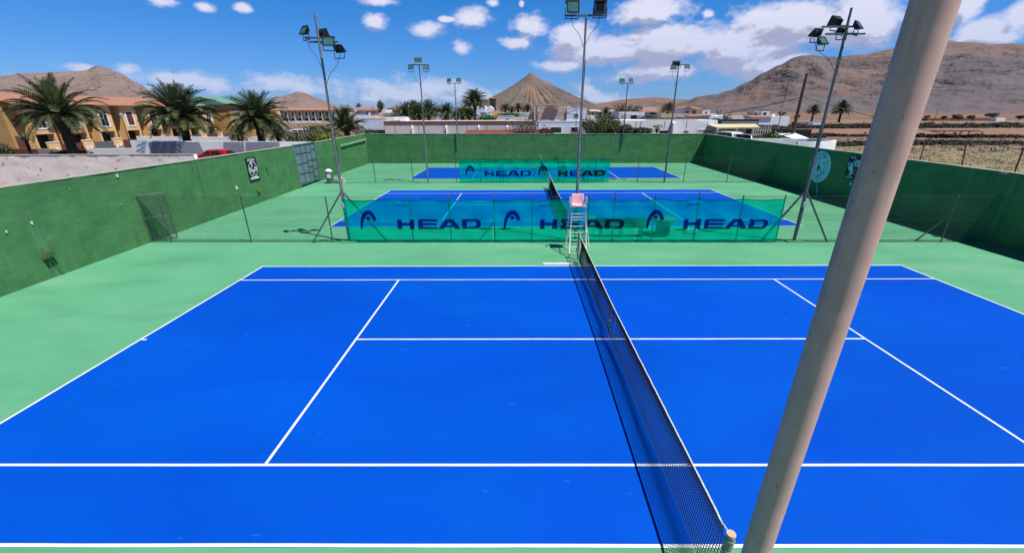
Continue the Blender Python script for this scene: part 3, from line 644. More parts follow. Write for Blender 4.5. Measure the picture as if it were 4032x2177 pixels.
xs2 = [Bx(1154, 430, 25.6), Bx(1343, 430, 25.6), Bx(1534, 430, 25.6)]
for i, (l_, h_, c_, lab) in enumerate(((1171, 1219, 1217, 'far green mesh banner on the second fence, left one of the pair'), (1354, 1404, 1402, 'far green mesh banner on the second fence, right one of the pair'))):
    banner('mesh_banner', lab, 'banners on the far fence', xs2[i] + .01, xs2[i+1] - .01, F2, .08, 1.92, Bx(l_, 443.5, 25.6), Bx(h_, 443.5, 25.6), Bx(c_, 408.5, 25.6), hs2, zw2, zc2, seed=9+i)

# ------------------------------------------------------------------ nets
def net(label, cx, cy, half, z_end, z_mid, cell, posts, strap=True, cord=.0062):
    root = thing('tennis_net', (cx, cy, 0), label, 'net')
    n = int(2 * half / cell); rows = int(.93 / cell)
    def top(y):
        t = abs(y - cy) / half; return z_mid + (z_end - z_mid) * t ** 1.15
    def P(y, w):   # w 0 ground .. 1 top, the cloth bellies towards +x and gathers at the strap
        z = .03 + (top(y) - .05 - .03) * w; t = (y - cy) / half
        by = .05 * math.sin(math.pi * w) * (1 + .6 * noise.noise(Vector((y * .8, w, cx)))) * (1 if abs(t) > .04 else .3)
        return Vector((cx + by * .9 - .02 * math.sin(math.pi*w*2), y, z))
    m = MB()
    for i in range(n + 1):
        y = cy - half + 2 * half * i / n
        ps = [P(y, w / 5) for w in range(6)]
        for a, b in zip(ps[:-1], ps[1:]): m.bar(a, b, cord)
    seg = max(12, int(2 * half / .4))
    for j in range(rows + 1):
        w = j / rows
        ps = [P(cy - half + 2 * half * i / seg, w) for i in range(seg + 1)]
        for a, b in zip(ps[:-1], ps[1:]): m.bar(a, b, cord)
    m.build('netting', 'netcord', root)
    b = MB(); t_ = MB(); s = 60
    ys = [cy - half + 2 * half * i / s for i in range(s + 1)]
    for y, y2 in zip(ys[:-1], ys[1:]):
        za, zb_ = top(y), top(y2)
        b.add([(cx-.008,y,za-.042),(cx+.008,y,za-.042),(cx+.008,y,za-.004),(cx-.008,y,za-.004),(cx-.008,y2,zb_-.042),(cx+.008,y2,zb_-.042),(cx+.008,y2,zb_-.004),(cx-.008,y2,zb_-.004)],[(0,1,5,4),(1,2,6,5),(2,3,7,6),(3,0,4,7)])
    b.build('net_band', 'netband', root)
    pts = [(cx - .004 + .006 * noise.noise(Vector((0, y * 5, 1))), y, top(y) + .008 * noise.noise(Vector((0, y * 4, 7)))) for y in [cy - half + 2*half*i/140 for i in range(141)]]
    t_.tube(pts, .012, 8); t_.tube([(cx, cy - half, top(cy-half)), (cx + .01, cy - posts, z_end + .03)], .008, 6); t_.tube([(cx, cy + half, top(cy+half)), (cx + .01, cy + posts, z_end + .03)], .008, 6)
    t_.build('top_rope', 'rope', root, smooth=True)
    if strap:
        q = MB(); q.box(cx - .012, cy - .012, .02, cx - .008, cy + .012, top(cy)); q.box(cx - .05, cy + .02, .35, cx - .03, cy + .07, .52)
        q.build('centre_strap', 'rope', root)
    return root
net('long black tennis net across the near blue court', DX, 0, 5.95, 1.02, .93, .047, 6.15)
net('dark tennis net across the middle court behind the front banners', .05, 16.78, 5.95, 1.02, .92, .05, 6.2, cord=.011)
net('far tennis net glimpsed through the far banners', .05, 32.21, 4.9, 1.02, .92, .09, 5.2, cord=.012)
def net_post(x, y, h, r, lab, m_='post_pale', top='post_top'):
    root = thing('net_post', (x, y, 0), lab, 'net post', 'net posts')
    MB().tube([(x, y, 0), (x, y, h - .03)], r, 20).build('post', m_, root, smooth=False)
    MB().tube([(x, y, h - .03), (x, y, h)], r * 1.02, 20).build('cap', top, root)
    q = MB()
    for z in (h - .1, h - .25, h - .6): q.tube([(x, y, z), (x, y, z + .018)], r * 1.13, 20)
    q.build('clamp', m_, root)
NP = atz(1840, 1341, 1.08); print('near post', NP)
net_post(NP.x, NP.y, 1.08, .048, 'pale green net post with a tan top at the bottom edge of the picture')
net_post(.06, 6.2, 1.1, .045, 'net post just in front of the umpire chair', 'post_pale', 'lampgrey')
for y, lab in ((10.55, 'net post of the middle court hidden behind the front banner'), (23.0, 'net post at the far end of the middle court')): net_post(.05, y, 1.1, .045, lab, 'galv', 'lampgrey')
for y, lab in ((27.0, 'net post of the far court seen through the far banner'), (37.4, 'net post at the far end of the far court')): net_post(.05, y, 1.1, .045, lab, 'galv', 'lampgrey')

# ------------------------------------------------------------------ floodlight masts
def lamp(root, P, yaw, tilt, w=.40, h=.32, d=.11, shell='lampblack', bigcap=False):
    """one floodlight on a yoke: body, lens, yoke"""
    P = Vector(P); mt = Matrix.Translation(P) @ Matrix.Rotation(yaw, 4, 'Z') @ Matrix.Rotation(tilt, 4, 'X')
    def tr(m): m.v = [mt @ v for v in m.v]; return m
    # local: lens faces -Y
    b = MB(); f = -d/2
    b.add([(-w/2,f,-h/2),(w/2,f,-h/2),(w/2,f,h/2),(-w/2,f,h/2),(-w*.32,d/2,-h*.3),(w*.32,d/2,-h*.3),(w*.32,d/2,h*.34),(-w*.32,d/2,h*.34)], [(0,1,5,4),(1,2,6,5),(2,3,7,6),(3,0,4,7),(4,5,6,7),(0,3,2,1)])
    for s in (-1, 1): b.box(s*w/2 - .012, f - .025, -h/2, s*w/2 + .012, f, h/2)
    b.box(-w/2, f - .025, h/2 - .02, w/2, f, h/2 + .015); b.box(-w/2, f - .025, -h/2 - .015, w/2, f, -h/2 + .02)
    for i in range(5): x = -w*.28 + i*w*.14; b.box(x - .006, d/2 - .02, -h*.25, x + .006, d/2 + .03, h*.3)
    if bigcap: b.box(-w*.5, -d*.35, h*.5 + .016, w*.5, d*.55, h*.5 + .05)
    body = tr(b).build('lamp_head', shell, root)
    g_ = MB().box(-w*.42, f - .012, -h*.40, w*.42, f - .003, h*.40); tr(g_).build('lens', 'lampglass', body)
    y = MB()
    base = P - Vector((0, 0, h * .5 + .13)); u = Matrix.Rotation(yaw, 3, 'Z') @ Vector((1, 0, 0))
    y.bar(base - u*(w/2 + .02), base + u*(w/2 + .02), .03)
    for s in (-1, 1): y.bar(base + u*s*(w/2 + .02), P + u*s*(w/2 + .02), .02)
    y.build('yoke', shell, root)
    return base
def mast(x, y, H, label, lamps, bars, splice=True, legs=None, r0=.066, r1=.042, m_='galv', cable=True, box=True, zb=0):
    root = thing('floodlight_mast', (x, y, zb), label, 'floodlight', 'floodlight masts')
    hm = zb + (H - zb) * .55
    p = MB(); p.tube([(x, y, zb), (x, y, hm)], [r0, r0 * .92], 14); p.tube([(x + .01, y, hm - .4), (x + .02, y, H)], [r1 * 1.15, r1], 12); p.tube([(x, y, hm - .42), (x, y, hm - .36)], r0 * 1.15, 14)
    p.build('mast_pole', m_, root)
    if legs:
        zt_ = 2.25
        for dx, dy in legs: MB().bar((x, y, zt_), (x + dx, y + dy, 0), .075, .05).build('stay_leg', 'galv_dark', root)
        MB().box(x - .35, y - .16, 0, x + .35, y + .16, .06).build('footing', 'court_green', root, bevel=.015)
    for (za, xa_, xb_, dy) in bars:
        MB().bar((x + xa_, y + dy, za), (x + xb_, y + dy, za), .06).build('crossbar', 'galv_dark', root)
    for L_ in lamps:
        base = lamp(root, (x + L_[0], y + L_[1], L_[2]), *L_[3:5], **(L_[5] if len(L_) > 5 else {}))
    if cable:
        c = MB()
        for s in (-1, 1):
            L_ = lamps[0] if s < 0 else lamps[-1]
            c.tube(smooth_line([(x + L_[0]*1.05, y + L_[1] + .05, L_[2] - .1), (x + L_[0]*.9, y + .02, L_[2] - .55), (x + L_[0]*.4, y + .02, L_[2] - .85), (x + .03*s, y + .02, L_[2] - 1.25)], 4), .009, 5)
        c.tube(smooth_line([(x + .055 + .012*math.sin(i), y - .03, zb + .3 + (H - zb - 1.8)*i/14) for i in range(15)], 2), .01, 5)
        c.build('cable', 'black', root)
    if box:
        MB().box(x - .08, y - r0 - .1, 1.55, x + .06, y - r0, 1.75).build('switch_box', 'lampgrey', root, bevel=.01)
    return root
def zof(px, py, Y): return at(px, py, Y).z
# near masts (left, middle, right)
yL = 8.72; xL = atz(878, 610).x
mast(-9.76, yL, 8.72, 'left near floodlight mast with four lamps leaning over the left fence', 
     [(-.42, -.05, zof(771,80,yL), R(-38), R(-32)), (.1, .25, zof(806,86,yL)+.02, R(150), R(-20), dict(d=.16)), (.45, -.2, zof(826,108,yL), R(12), R(-14)), (.62, .25, zof(833,120,yL)-.05, R(165), R(-50))],
     [(zof(790,96,yL), -.5, .65, 0), (zof(792,103,yL)-.03, -.4, .7, .1)], legs=[(-1.6, -.1), (1.75, -.1)])
xM = at(1447, 604, 8.8).x
mast(xM, 8.9, zof(1477, 40, 8.9), 'tall middle floodlight mast with two big box lamps behind the umpire chair',
     [(-.52, 0, zof(1442,22,8.9), R(8), R(-10), dict(w=.46,h=.4,d=.3,shell='lampblack',bigcap=True)), (.52, 0, zof(1511,20,8.9), R(172), R(-14), dict(w=.46,h=.4,d=.3,shell='lampblack',bigcap=True))],
     [(zof(1477, 40, 8.9), -.78, .78, 0)])
yR = 8.6
mast(9.85, yR, 8.8, 'right near floodlight mast with five dark lamps on two crossbars',
     [(-.95, .15, zof(2109,84,yR), R(195), R(-50)), (-.85, -.1, zof(2114,103,yR)-.05, R(24), R(-40)), (-.28, .2, zof(2137,53,yR), R(205), R(-20), dict(d=.2,w=.5)), (.32, -.1, zof(2166,68,yR), R(38), R(-40)), (.1,.3, zof(2150,75,yR), R(190), R(-30))],
     [(zof(2135,68,yR), -.9, .25, 0), (zof(2150,86,yR), -.7, .75, 0)], legs=[(1.4, -.1), (-1.55, -.1)], m_='galv_dark')
# masts at the second fence
y2 = 25.8
mast(atz(1078, 460).x, y2, zof(1056,163,y2), 'mast with one pale box lamp above two dark lamps on the far fence', [(-.55, -.15, zof(1042,171,y2), R(-15), R(-25)), (0, 0, zof(1055,157,y2)+.1, R(0), R(-5), dict(w=.6,h=.35,d=.35,shell='lampgrey')), (.55, -.15, zof(1069,171,y2), R(15), R(-22))], [(zof(1055,162,y2)-.05, -.75, .75, 0)], box=False)
mast(atz(1671, 460).x, y2 - .25, zof(1714,163,y2), 'mast with three dark lamps at the right of the far fence', [(-.38, -.1, zof(1702,172,y2), R(-8), R(-22)), (-.1, .1, zof(1709,162,y2), R(180), R(-15), dict(w=.55,d=.3)), (.6, -.1, zof(1727,170,y2), R(22), R(-30))], [(zof(1718,164,y2), -.3, .8, 0)], m_='galv_dark', box=False)
# masts fixed to the back wall
yk = YB(0) - .12
for px, pb, lab, lp in ((1144, 1151, 'small twin lamp mast fixed on the far wall, left one', ((-.55, R(-35)), (.45, R(10)))), (1580, 1565, 'small twin lamp mast fixed on the far wall, right one', ((-.62, R(-10)), (.3, R(35))))):
    Y = YB(-7 if px < 1300 else 9) - .12; x = at(pb, 362, Y).x; zb_ = zof(pb, 367, Y); zt_ = zof(px, 210, Y); xt = at(px, 210, Y).x
    root = mast((x + xt)/2, Y, zt_, lab, [(lp[0][0], 0, zt_ + .25, lp[0][1], R(-25), dict(w=.5,h=.36)), (lp[1][0], 0, zt_ + .28, lp[1][1], R(-22), dict(w=.5,h=.36))], [(zt_, -.75, .7, 0)], r0=.06, r1=.045, m_='galv_dark' if px > 1300 else 'galv', box=False, zb=zb_)

# ------------------------------------------------------------------ umpire chair
uc = thing('umpire_chair', (.05, 7.2, 0), 'tall white ladder umpire chair with a faded pink seat by the net', 'umpire chair')
fl, fr = atz(1431.5, 650), atz(1475, 651); rl, rr = atz(1424, 613.6), atz(1481, 616)
ysf, ysb = 7.32, 7.72
sl_, sr_ = at(1438, 521, ysf), at(1473, 521, ysf); zs = (sl_.z + sr_.z)/2; print('chair', fl, fr, rl, rr, sl_, sr_)
sl_.z = sr_.z = zs; bl_, br_ = Vector((sl_.x - .03, ysb, zs)), Vector((sr_.x + .03, ysb, zs))
for a, b in ((fl, sl_), (fr, sr_), (rl, bl_), (rr, br_)): MB().tube([a, b], .019, 8).build('leg', 'offwhite', uc, smooth=True)
for i, t in enumerate((.10, .225, .35, .44, .50, .62, .745, .80, .865)):
    a = fl.lerp(sl_, t); b = fr.lerp(sr_, t); e = Vector((.07, 0, 0)) if i == 3 else Vector((.0, 0, 0))
    MB().tube([a - e, b + e*0], .0135, 8).build('rung', 'offwhite', uc, smooth=True)
f = MB(); f.tube([sl_, sr_, br_, bl_, sl_], .016, 8); f.bar(fl.lerp(sl_, .45), rl.lerp(bl_, .45), .025); f.bar(fr.lerp(sr_, .45), rr.lerp(br_, .45), .025); f.bar(rl.lerp(bl_, .3), rr.lerp(br_, .3), .025)
f.build('seat_frame', 'offwhite', uc, smooth=True)
for s, a in ((-1, sl_), (1, sr_)):
    m = MB(); m.tube(smooth_line([a + Vector((s*.03, .05, 0)), a + Vector((s*.05, .05, .28)), a + Vector((s*.05, .12, .33)), a + Vector((s*.05, .34, .33)), a + Vector((s*.05, .38, .1))], 4), .013, 8); m.tube([a + Vector((s*.05, .08, .33)), a + Vector((s*.05, .36, .33))], .024, 8)
    m.build('armrest', 'offwhite', uc, smooth=True)
m = MB(); n = 14; k = 10; xm = (sl_.x + sr_.x)/2; hw = (sr_.x - sl_.x)/2 * .96
for i in range(n + 1):
    t = i / n
    for j in range(k + 1):
        s = -1 + 2*j/k
        if t < .5: y = ysf - .02 + t*2*.38; z = zs + .045 - .025*math.sin(t*2*math.pi) ; ww = 1
        else: q = (t - .5)*2; y = ysf + .36 + .09*q; z = zs + .045 + .40*q; ww = 1 - .12*q**3
        bowl = .035*(s*s)
        e = min(1, (1-abs(s))*6 + .35) * min(1, (1 - t)*8 + .3)
        m.v.append(Vector((xm + hw*ww*s, y - (bowl if t >= .5 else 0), z + (bowl if t < .5 else 0))))
for i in range(n):
    for j in range(k): m.f.append((i*(k+1)+j, i*(k+1)+j+1, (i+1)*(k+1)+j+1, (i+1)*(k+1)+j))
o = m.build('seat_shell', 'pink', uc, smooth=True); md = o.modifiers.new('s', 'SOLIDIFY'); md.thickness = .014
# white plank on the near court edge
a, b = atz(1366, 668), atz(1440, 668)
tag(MB().box(a.x, a.y, 0, b.x, a.y + .12, .07).build('plank', 'signwhite', bevel=.01), 'white plank lying beside the net at the far edge of the near court', 'plank')

# things standing behind the front banners
bn = thing('bench', (4.2, 9.6, 0), 'long slatted bench seen through the front banner between chair and table', 'bench')
x0, x1 = at(1495, 590, 9.7).x, at(1622, 590, 9.7).x
for nm, (ya, za, yb_, zb_) in (('seat', (9.35,.45,9.75,.49)), ('backrest', (9.28,.52,9.33,.9))):
    m = MB()
    if nm == 'seat':
        for i in range(4): m.box(x0, 9.36 + i*.1, .44, x1, 9.44 + i*.1, .475)
    else:
        for i in range(4): m.box(x0, 9.28, .5 + i*.105, x1, 9.315, .59 + i*.105)
    m.build(nm, 'wood', bn)
for x in (x0 + .25, (x0+x1)/2, x1 - .25): m = MB(); m.bar((x, 9.3, 0), (x, 9.3, .9), .05); m.bar((x, 9.7, 0), (x, 9.7, .44), .05); m.bar((x, 9.3, .42), (x, 9.75, .42), .05); m.build('leg', 'galv_dark', bn)
tb = thing('stone_table', (at(1665, 590, 9.7).x, 9.7, 0), 'pedestal table with rounded top seen through the front banner', 'table'); cx = tb.location.x
MB().box(cx - .28, 9.5, 0, cx + .28, 9.9, .72).build('pedestal', 'grey_base', tb, bevel=.03); MB().tube([(cx, 9.7, .72), (cx, 9.7, .80)], .55, 24).build('table_top', 'grey_base', tb, bevel=.02)
cr = thing('court_chair', (at(1482, 580, 9.8).x, 9.8, 0), 'small chair seen through the front banner right of the umpire chair', 'chair'); cx = cr.location.x
MB().box(cx - .22, 9.6, .42, cx + .22, 10.05, .46).build('seat', 'offwhite', cr, bevel=.01); MB().box(cx - .22, 9.56, .46, cx + .22, 9.6, .95).build('backrest', 'offwhite', cr, bevel=.01)
for a in (-.2, .2):
    for b in (9.6, 10.02): MB().bar((cx + a, b, 0), (cx + a, b, .42), .03).build('leg', 'galv', cr)
bx_ = at(1736, 592, 10).x
tag(MB().prism([(bx_-.3,9.9,0),(bx_+.35,9.9,0),(bx_+.3,9.9,.2),(bx_+.05,9.9,.3),(bx_-.2,9.9,.22)], (0,.35,0)).build('sports_bag', 'signwhite', bevel=.05), 'pale bag on the ground seen through the right front banner', 'bag')
b2 = thing('bench', (3.4, 27.0, 0), 'dark bench seen through the right far banner', 'bench'); a, b = at(1462,450,27).x, at(1522,450,27).x
m = MB(); m.box(a, 26.8, .42, b, 27.2, .47); m.build('seat', 'wood', b2); MB().box(a, 26.75, .5, b, 26.8, .9).build('backrest', 'wood', b2)
for x in (a + .2, b - .2): MB().box(x - .04, 26.8, 0, x + .04, 27.2, .42).build('leg', 'galv_dark', b2)
bb = at(1415, 450, 27).x
sb = thing('equipment_box', (bb, 27, 0), 'dark box on legs seen through the right far banner beside the bench', 'box')
MB().box(bb - .3, 26.85, .35, bb + .3, 27.15, 1.15).build('case', 'galv_dark', sb, bevel=.01)
for s in (-.25, .25): MB().box(bb + s - .03, 26.97, 0, bb + s + .03, 27.03, .35).build('leg', 'galv_dark', sb)

# bin and clutter by the second fence
P = atz(832, 461.5)
bt = thing('litter_bin', P, 'tall grey barrel bin with a blue white lid by the far fence', 'bin')
m = MB(); m.tube([P + Vector((0,0,.02)), P + Vector((0,0,.35)), P + Vector((0,0,.95))], [.25,.28,.26], 16); m.build('barrel', 'galv_dark', bt); MB().tube([P + Vector((0,0,.95)), P + Vector((0,0,1.02)), P + Vector((.02,0,1.14))], [.28,.27,.1], 16).build('lid', 'bluewhite', bt); MB().box(P.x-.1, P.y-.285, .45, P.x+.2, P.y-.26, .75).build('label', 'signwhite', bt)
P2 = P + Vector((.75, .1, 0))
rl_ = thing('court_roller', P2, 'low grey trolley with white wheels beside the barrel bin', 'trolley')
MB().box(P2.x - .35, P2.y - .2, .25, P2.x + .5, P2.y + .2, .36).build('deck', 'lampgrey', rl_, bevel=.02); MB().box(P2.x - .1, P2.y - .15, .36, P2.x + .2, P2.y + .15, .52).build('motor', 'signwhite', rl_, bevel=.03)
for a in (-.25, .1, .4): MB().tube([(P2.x + a, P2.y - .25, .13), (P2.x + a, P2.y - .18, .13)], .13, 14).build('wheel', 'galv_dark' if a < .3 else 'signwhite', rl_)
P3 = P + Vector((1.9, .2, 0))
tg = thing('garden_tap', (atz(859, 437).x, atz(859, 437).y, 0), 'pale standpipe by the far left wall', 'tap'); q = tg.location
m = MB(); m.tube([q, q + Vector((0,0,.9))], .03, 8); m.bar(q + Vector((-.12,0,.88)), q + Vector((.12,0,.88)), .05); m.build('pipe', mat('pale_pipe', (.3,.45,.3), .6), tg)

# ------------------------------------------------------------------ the big round column beside the viewer
az_, D = R(39.45), 2.83
cxp, cyp = CP.x + D * math.sin(az_), CP.y + D * math.cos(az_)
rr_ = D * math.sin(R(1.80))
def azd(a): return CP.x + D * math.sin(R(a)), CP.y + D * math.cos(R(a))
b0, b1, b2_ = azd(38.78), azd(39.45), azd(39.92)
col = thing('round_column', (*azd(38.4), 0), 'thick round beige painted column rising right in front of the viewer', 'column')
k = MB(); pts = []; 
x0c, y0c = azd(38.3)
base_z = 5.286 - D * math.tan(R(47.5)); top_z = 5.286 + D * math.tan(R(9.1))
sx = (b2_[0] - b0[0]) / (top_z - base_z); sy = (b2_[1] - b0[1]) / (top_z - base_z)
for i in range(40):
    z = i * 6.0 / 39; pts.append((b0[0] + sx * (z - base_z), b0[1] + sy * (z - base_z), z))
k.tube(pts, rr_, 48); k.build('shaft', 'column', col, smooth=True)
MB().box(pts[0][0] - .16, pts[0][1] - .16, 0, pts[0][0] + .16, pts[0][1] + .16, .02).build('base_plate', 'galv_dark', col)
print('column', pts[0], pts[-1], rr_)

# ------------------------------------------------------------------ vegetation builders
def rnd(a, b): return random.uniform(a, b)
def palm(label, P, th, Rc, nf, seed, lean=(0, 0), nl=20, tr=.28, up=.0, name='palm_tree', leafm='leafpalm', group='palm trees', old=True, lw=1.0):
    random.seed(seed); P = Vector(P); root = thing(name, P, label, 'palm tree', group)
    top = P + Vector((lean[0], lean[1], th))
    t = MB(); pts = [P.lerp(top, i/8) + Vector((lean[0]*.25*math.sin(i/8*math.pi), 0, 0)) for i in range(9)]; pts[0].z -= .1
    rs = [tr * (1.25 if i == 0 else 1.0) * (1 - .12*i/8) * (1 + .08*math.sin(i*9)) for i in range(9)]; rs[-1] = tr*1.25; rs[-2] = tr*1.2
    t.tube(pts, rs, 12); t.build('trunk', 'trunk', root, smooth=True)
    m = MB()
    for i in range(nf):
        q = (i + .5) / nf; az = i * 2.39996 + rnd(-.2, .2)
        el = R(86 - (100 if old else 80) * q ** .85 + rnd(-6, 6) + up*20)
        Ls = Rc * rnd(.85, 1.08) * (.82 + .18*math.sin(math.pi*min(1, q*1.2)))
        h = Vector((math.cos(az), math.sin(az), 0)); p = Vector(top) + h*.12; d = h*math.cos(el) + Vector((0, 0, math.sin(el)))
        ns = 9; ds = Ls/ns; rach = [p.copy()]; dirs = []
        droop = (.085 + .05*q) * rnd(.8, 1.25)
        for k in range(ns):
            dirs.append(d.copy()); p = p + d*ds; rach.append(p.copy())
            d = (d + Vector((0, 0, -droop*(.5 + k*.22)))).normalized()
        side = h.cross(Vector((0, 0, 1))).normalized()
        tw = rnd(-.5, .5)
        m.tube(rach[::3], [.035, .025, .015, .006], 4, caps=False)
        for k in range(nl):
            u = .10 + .9*(k + .5)/nl; f = u*ns; a = min(int(f), ns-1); c = rach[a].lerp(rach[a+1], f - a); dd = dirs[a]
            upv = side.cross(dd).normalized()
            if upv.z < 0: upv = -upv
            ll = Rc*.175*lw*math.sin(math.pi*(u*.82 + .12))**.7 * rnd(.85, 1.1)
            for s in (-1, 1):
                ld = (side*s*(.8) + dd*.62 + upv*(.32 + tw*s*.4)).normalized()
                e = c + ld*ll + Vector((0, 0, -.10*ll)); w = dd*(Rc/nl*.46)
                mid = c + ld*ll*.5 + upv*.01
                m.add([c - w*.5, c + w*.5, mid + w*.62, e, mid - w*.5], [(0, 1, 2, 3, 4)])
    m.build('crown', leafm, root)
    return root
def leafblob(m, C, rx, ry, rz, n, leaf, seed, hollow=.45):
    random.seed(seed); C = Vector(C)
    for _ in range(n):
        v = Vector((random.gauss(0, 1), random.gauss(0, 1), random.gauss(0, 1))).normalized()
        r = (hollow + (1-hollow)*random.random()**.5) * (1 + .38*noise.noise(v*2.1 + Vector((seed, 0, 0))) + .2*noise.noise(v*5 + Vector((0, seed, 0))))
        c = C + Vector((v.x*rx*r, v.y*ry*r, v.z*rz*r))
        if c.z < C.z - rz*.98: continue
        a = Vector((rnd(-1, 1), rnd(-1, 1), rnd(-1, 1))).normalized(); b = a.cross(v + Vector((.1, .2, .3))).normalized(); s = leaf*rnd(.6, 1.3)
        m.add([c - a*s, c + b*s*.55, c + a*s, c - b*s*.55], [(0, 1, 2, 3)])
def shrub(label, P, rx, ry, rz, n, leaf, m_, seed, name='shrub', cat='bush', group=None, stems=5, blobs=1):
    P = Vector(P); root = thing(name, P, label, cat, group); m = MB(); random.seed(seed)
    st = MB()
    for i in range(stems):
        st.tube([P + Vector((0, 0, -.05)), P + Vector((rnd(-.4, .4)*rx, rnd(-.3, .3)*ry, rz*.7)), P + Vector((rnd(-.7, .7)*rx, rnd(-.6, .6)*ry, rz*1.5))], [.05, .03, .01], 5)
    st.build('stem', 'twig' if m_ == 'leafolive' else 'trunk', root)
    if blobs == 1: leafblob(m, P + Vector((0, 0, rz)), rx, ry, rz, n, leaf, seed)
    else:
        for b in range(blobs):
            random.seed(seed*7 + b); c = P + Vector((rnd(-.6, .6)*rx, rnd(-.5, .5)*ry, rz*rnd(.7, 1.35))); k = rnd(.4, .62)
            leafblob(m, c, rx*k, ry*k, rz*k, n//blobs, leaf, seed*5+b)
    m.build('foliage', m_, root); return root
def tree(label, P, th, rx, rz, n, leaf, m_, seed, lean=0, group=None, bare=False):
    P = Vector(P); root = thing('tree', P, label, 'tree', group); random.seed(seed); t = MB()
    top = P + Vector((lean, 0, th)); t.tube([P, P.lerp(top, .5) + Vector((lean*.1, 0, 0)), top], [rx*.07, rx*.05, rx*.04], 8)
    for i in range(14 if bare else 7):
        a = rnd(0, 6.28); e = top + Vector((math.cos(a)*rx*rnd(.5, .95), math.sin(a)*rx*rnd(.5, .95), rz*rnd(.1, 1.3)))
        mid = top.lerp(e, .5) + Vector((0, 0, rnd(.0, .3)*rz)); t.tube([top - Vector((0, 0, rnd(0, .5)*th)), mid, e], [rx*.03, rx*.018, rx*.006], 5)
        if bare:
            for k in range(6):
                e2 = mid + Vector((rnd(-1, 1), rnd(-1, 1), rnd(-.2, 1)))*rx*.4; t.tube([mid, e2], [rx*.01, rx*.003], 4)
    t.build('trunk', 'twig' if bare else 'trunk', root)
    m = MB()
    for b in range(6):
        random.seed(seed*3 + b); c = top + Vector((rnd(-.55, .55)*rx + lean*.4, rnd(-.5, .5)*rx, rz*rnd(.1, .95))); leafblob(m, c, rx*.5, rx*.5, rz*.42, n//6, leaf, seed+b, .2)
    m.build('crown', m_, root); return root

# ------------------------------------------------------------------ building builders
def opening(root, x0, x1, z0, z1, Y, kind='window', fm='white2', gm='dark'):
    nm = {'window': 'window', 'door': 'door', 'garage': 'garage_door', 'dark': 'window', 'shut': 'window'}[kind]
    e = .07 if kind == 'window' else .04; w = max(.05, (x1 - x0)*.06)
    f = MB(); f.box(x0 - w, Y - e, z0 - w, x0, Y + .05, z1 + w); f.box(x1, Y - e, z0 - w, x1 + w, Y + .05, z1 + w); f.box(x0, Y - e, z1, x1, Y + .05, z1 + w); f.box(x0, Y - e, z0 - w, x1, Y + .05, z0)
    fo = f.build(nm, fm, root); MB().box(x0, Y - .012, z0, x1, Y + .02, z1).build('pane', gm, fo)
def building(label, cat, a, b, Y, depth, m_, ops=(), parapet=None, name='house', z0=-.3, roof=None, group=None, band=None):
    """a=(px,py) top-left pixel, b=(px,py) top-right pixel of the front face at depth Y"""
    A = at(*a, Y); B = at(*b, Y); zt = (A.z + B.z)/2; x0, x1 = A.x, B.x
    root = thing(name, ((x0+x1)/2, Y, 0), label, cat, group)
    MB().box(x0, Y, z0, x1, Y + depth, zt).build('walls', m_, root)
    if parapet:
        h, pm = parapet; p = MB(); t = .15
        p.box(x0 - .03, Y - .03, zt, x1 + .03, Y + t, zt + h); p.box(x0 - .03, Y + t, zt, x0 + t, Y + depth, zt + h); p.box(x1 - t, Y + t, zt, x1 + .03, Y + depth, zt + h)
        p.build('parapet', pm, root)
    if band:
        h, pm = band; MB().box(x0 - .02, Y - .04, zt - h, x1 + .02, Y - .003, zt - .003).build('band', pm, root)
    if roof:
        kind, rise, rm, ov = roof[:4]; r = MB(); X0, X1, Y0, Y1 = x0 - ov, x1 + ov, Y - ov, Y + depth + ov; ym = (Y0 + Y1)/2; xm = (x0 + x1)/2; zz = zt + .01
        if kind == 'x': r.add([(X0,Y0,zz),(X1,Y0,zz),(X1,Y1,zz),(X0,Y1,zz),(X0,ym,zz+rise),(X1,ym,zz+rise)], [(0,1,5,4),(2,3,4,5),(0,4,3),(1,2,5),(0,3,2,1)])
        elif kind == 'y': r.add([(X0,Y0,zz),(X1,Y0,zz),(X1,Y1,zz),(X0,Y1,zz),(xm,Y0,zz+rise),(xm,Y1,zz+rise)], [(0,4,5,3),(1,2,5,4),(0,1,4),(2,3,5),(0,3,2,1)])
        elif kind == 'twin':
            for a_, b_ in ((x0, xm), (xm, x1)): mm_ = (a_ + b_)/2; r.add([(a_,Y0,zz),(b_,Y0,zz),(b_,Y1,zz),(a_,Y1,zz),(mm_,Y0,zz+rise),(mm_,Y1,zz+rise)], [(0,4,5,3),(1,2,5,4),(0,1,4),(2,3,5),(0,3,2,1)])
        elif kind == 'hip': r.add([(X0,Y0,zz),(X1,Y0,zz),(X1,Y1,zz),(X0,Y1,zz),(xm,ym,zz+rise)], [(0,1,4),(1,2,4),(2,3,4),(3,0,4),(0,3,2,1)])
        elif kind == 'shed': r.add([(X0,Y0,zz),(X1,Y0,zz),(X1,Y1,zz+rise),(X0,Y1,zz+rise),(X1,Y1,zz),(X0,Y1,zz)], [(0,1,2,3),(3,2,4,5),(1,4,2),(0,3,5),(0,5,4,1)])
        r.build('roof', rm, root)
    for o in ops:
        (ax, ay), (bx, by), kind = o[:3]; P = at(ax, ay, Y); Q = at(bx, by, Y)
        opening(root, P.x, Q.x, max(Q.z, z0 + .3), P.z, Y, kind, *(o[3:]))
    return root
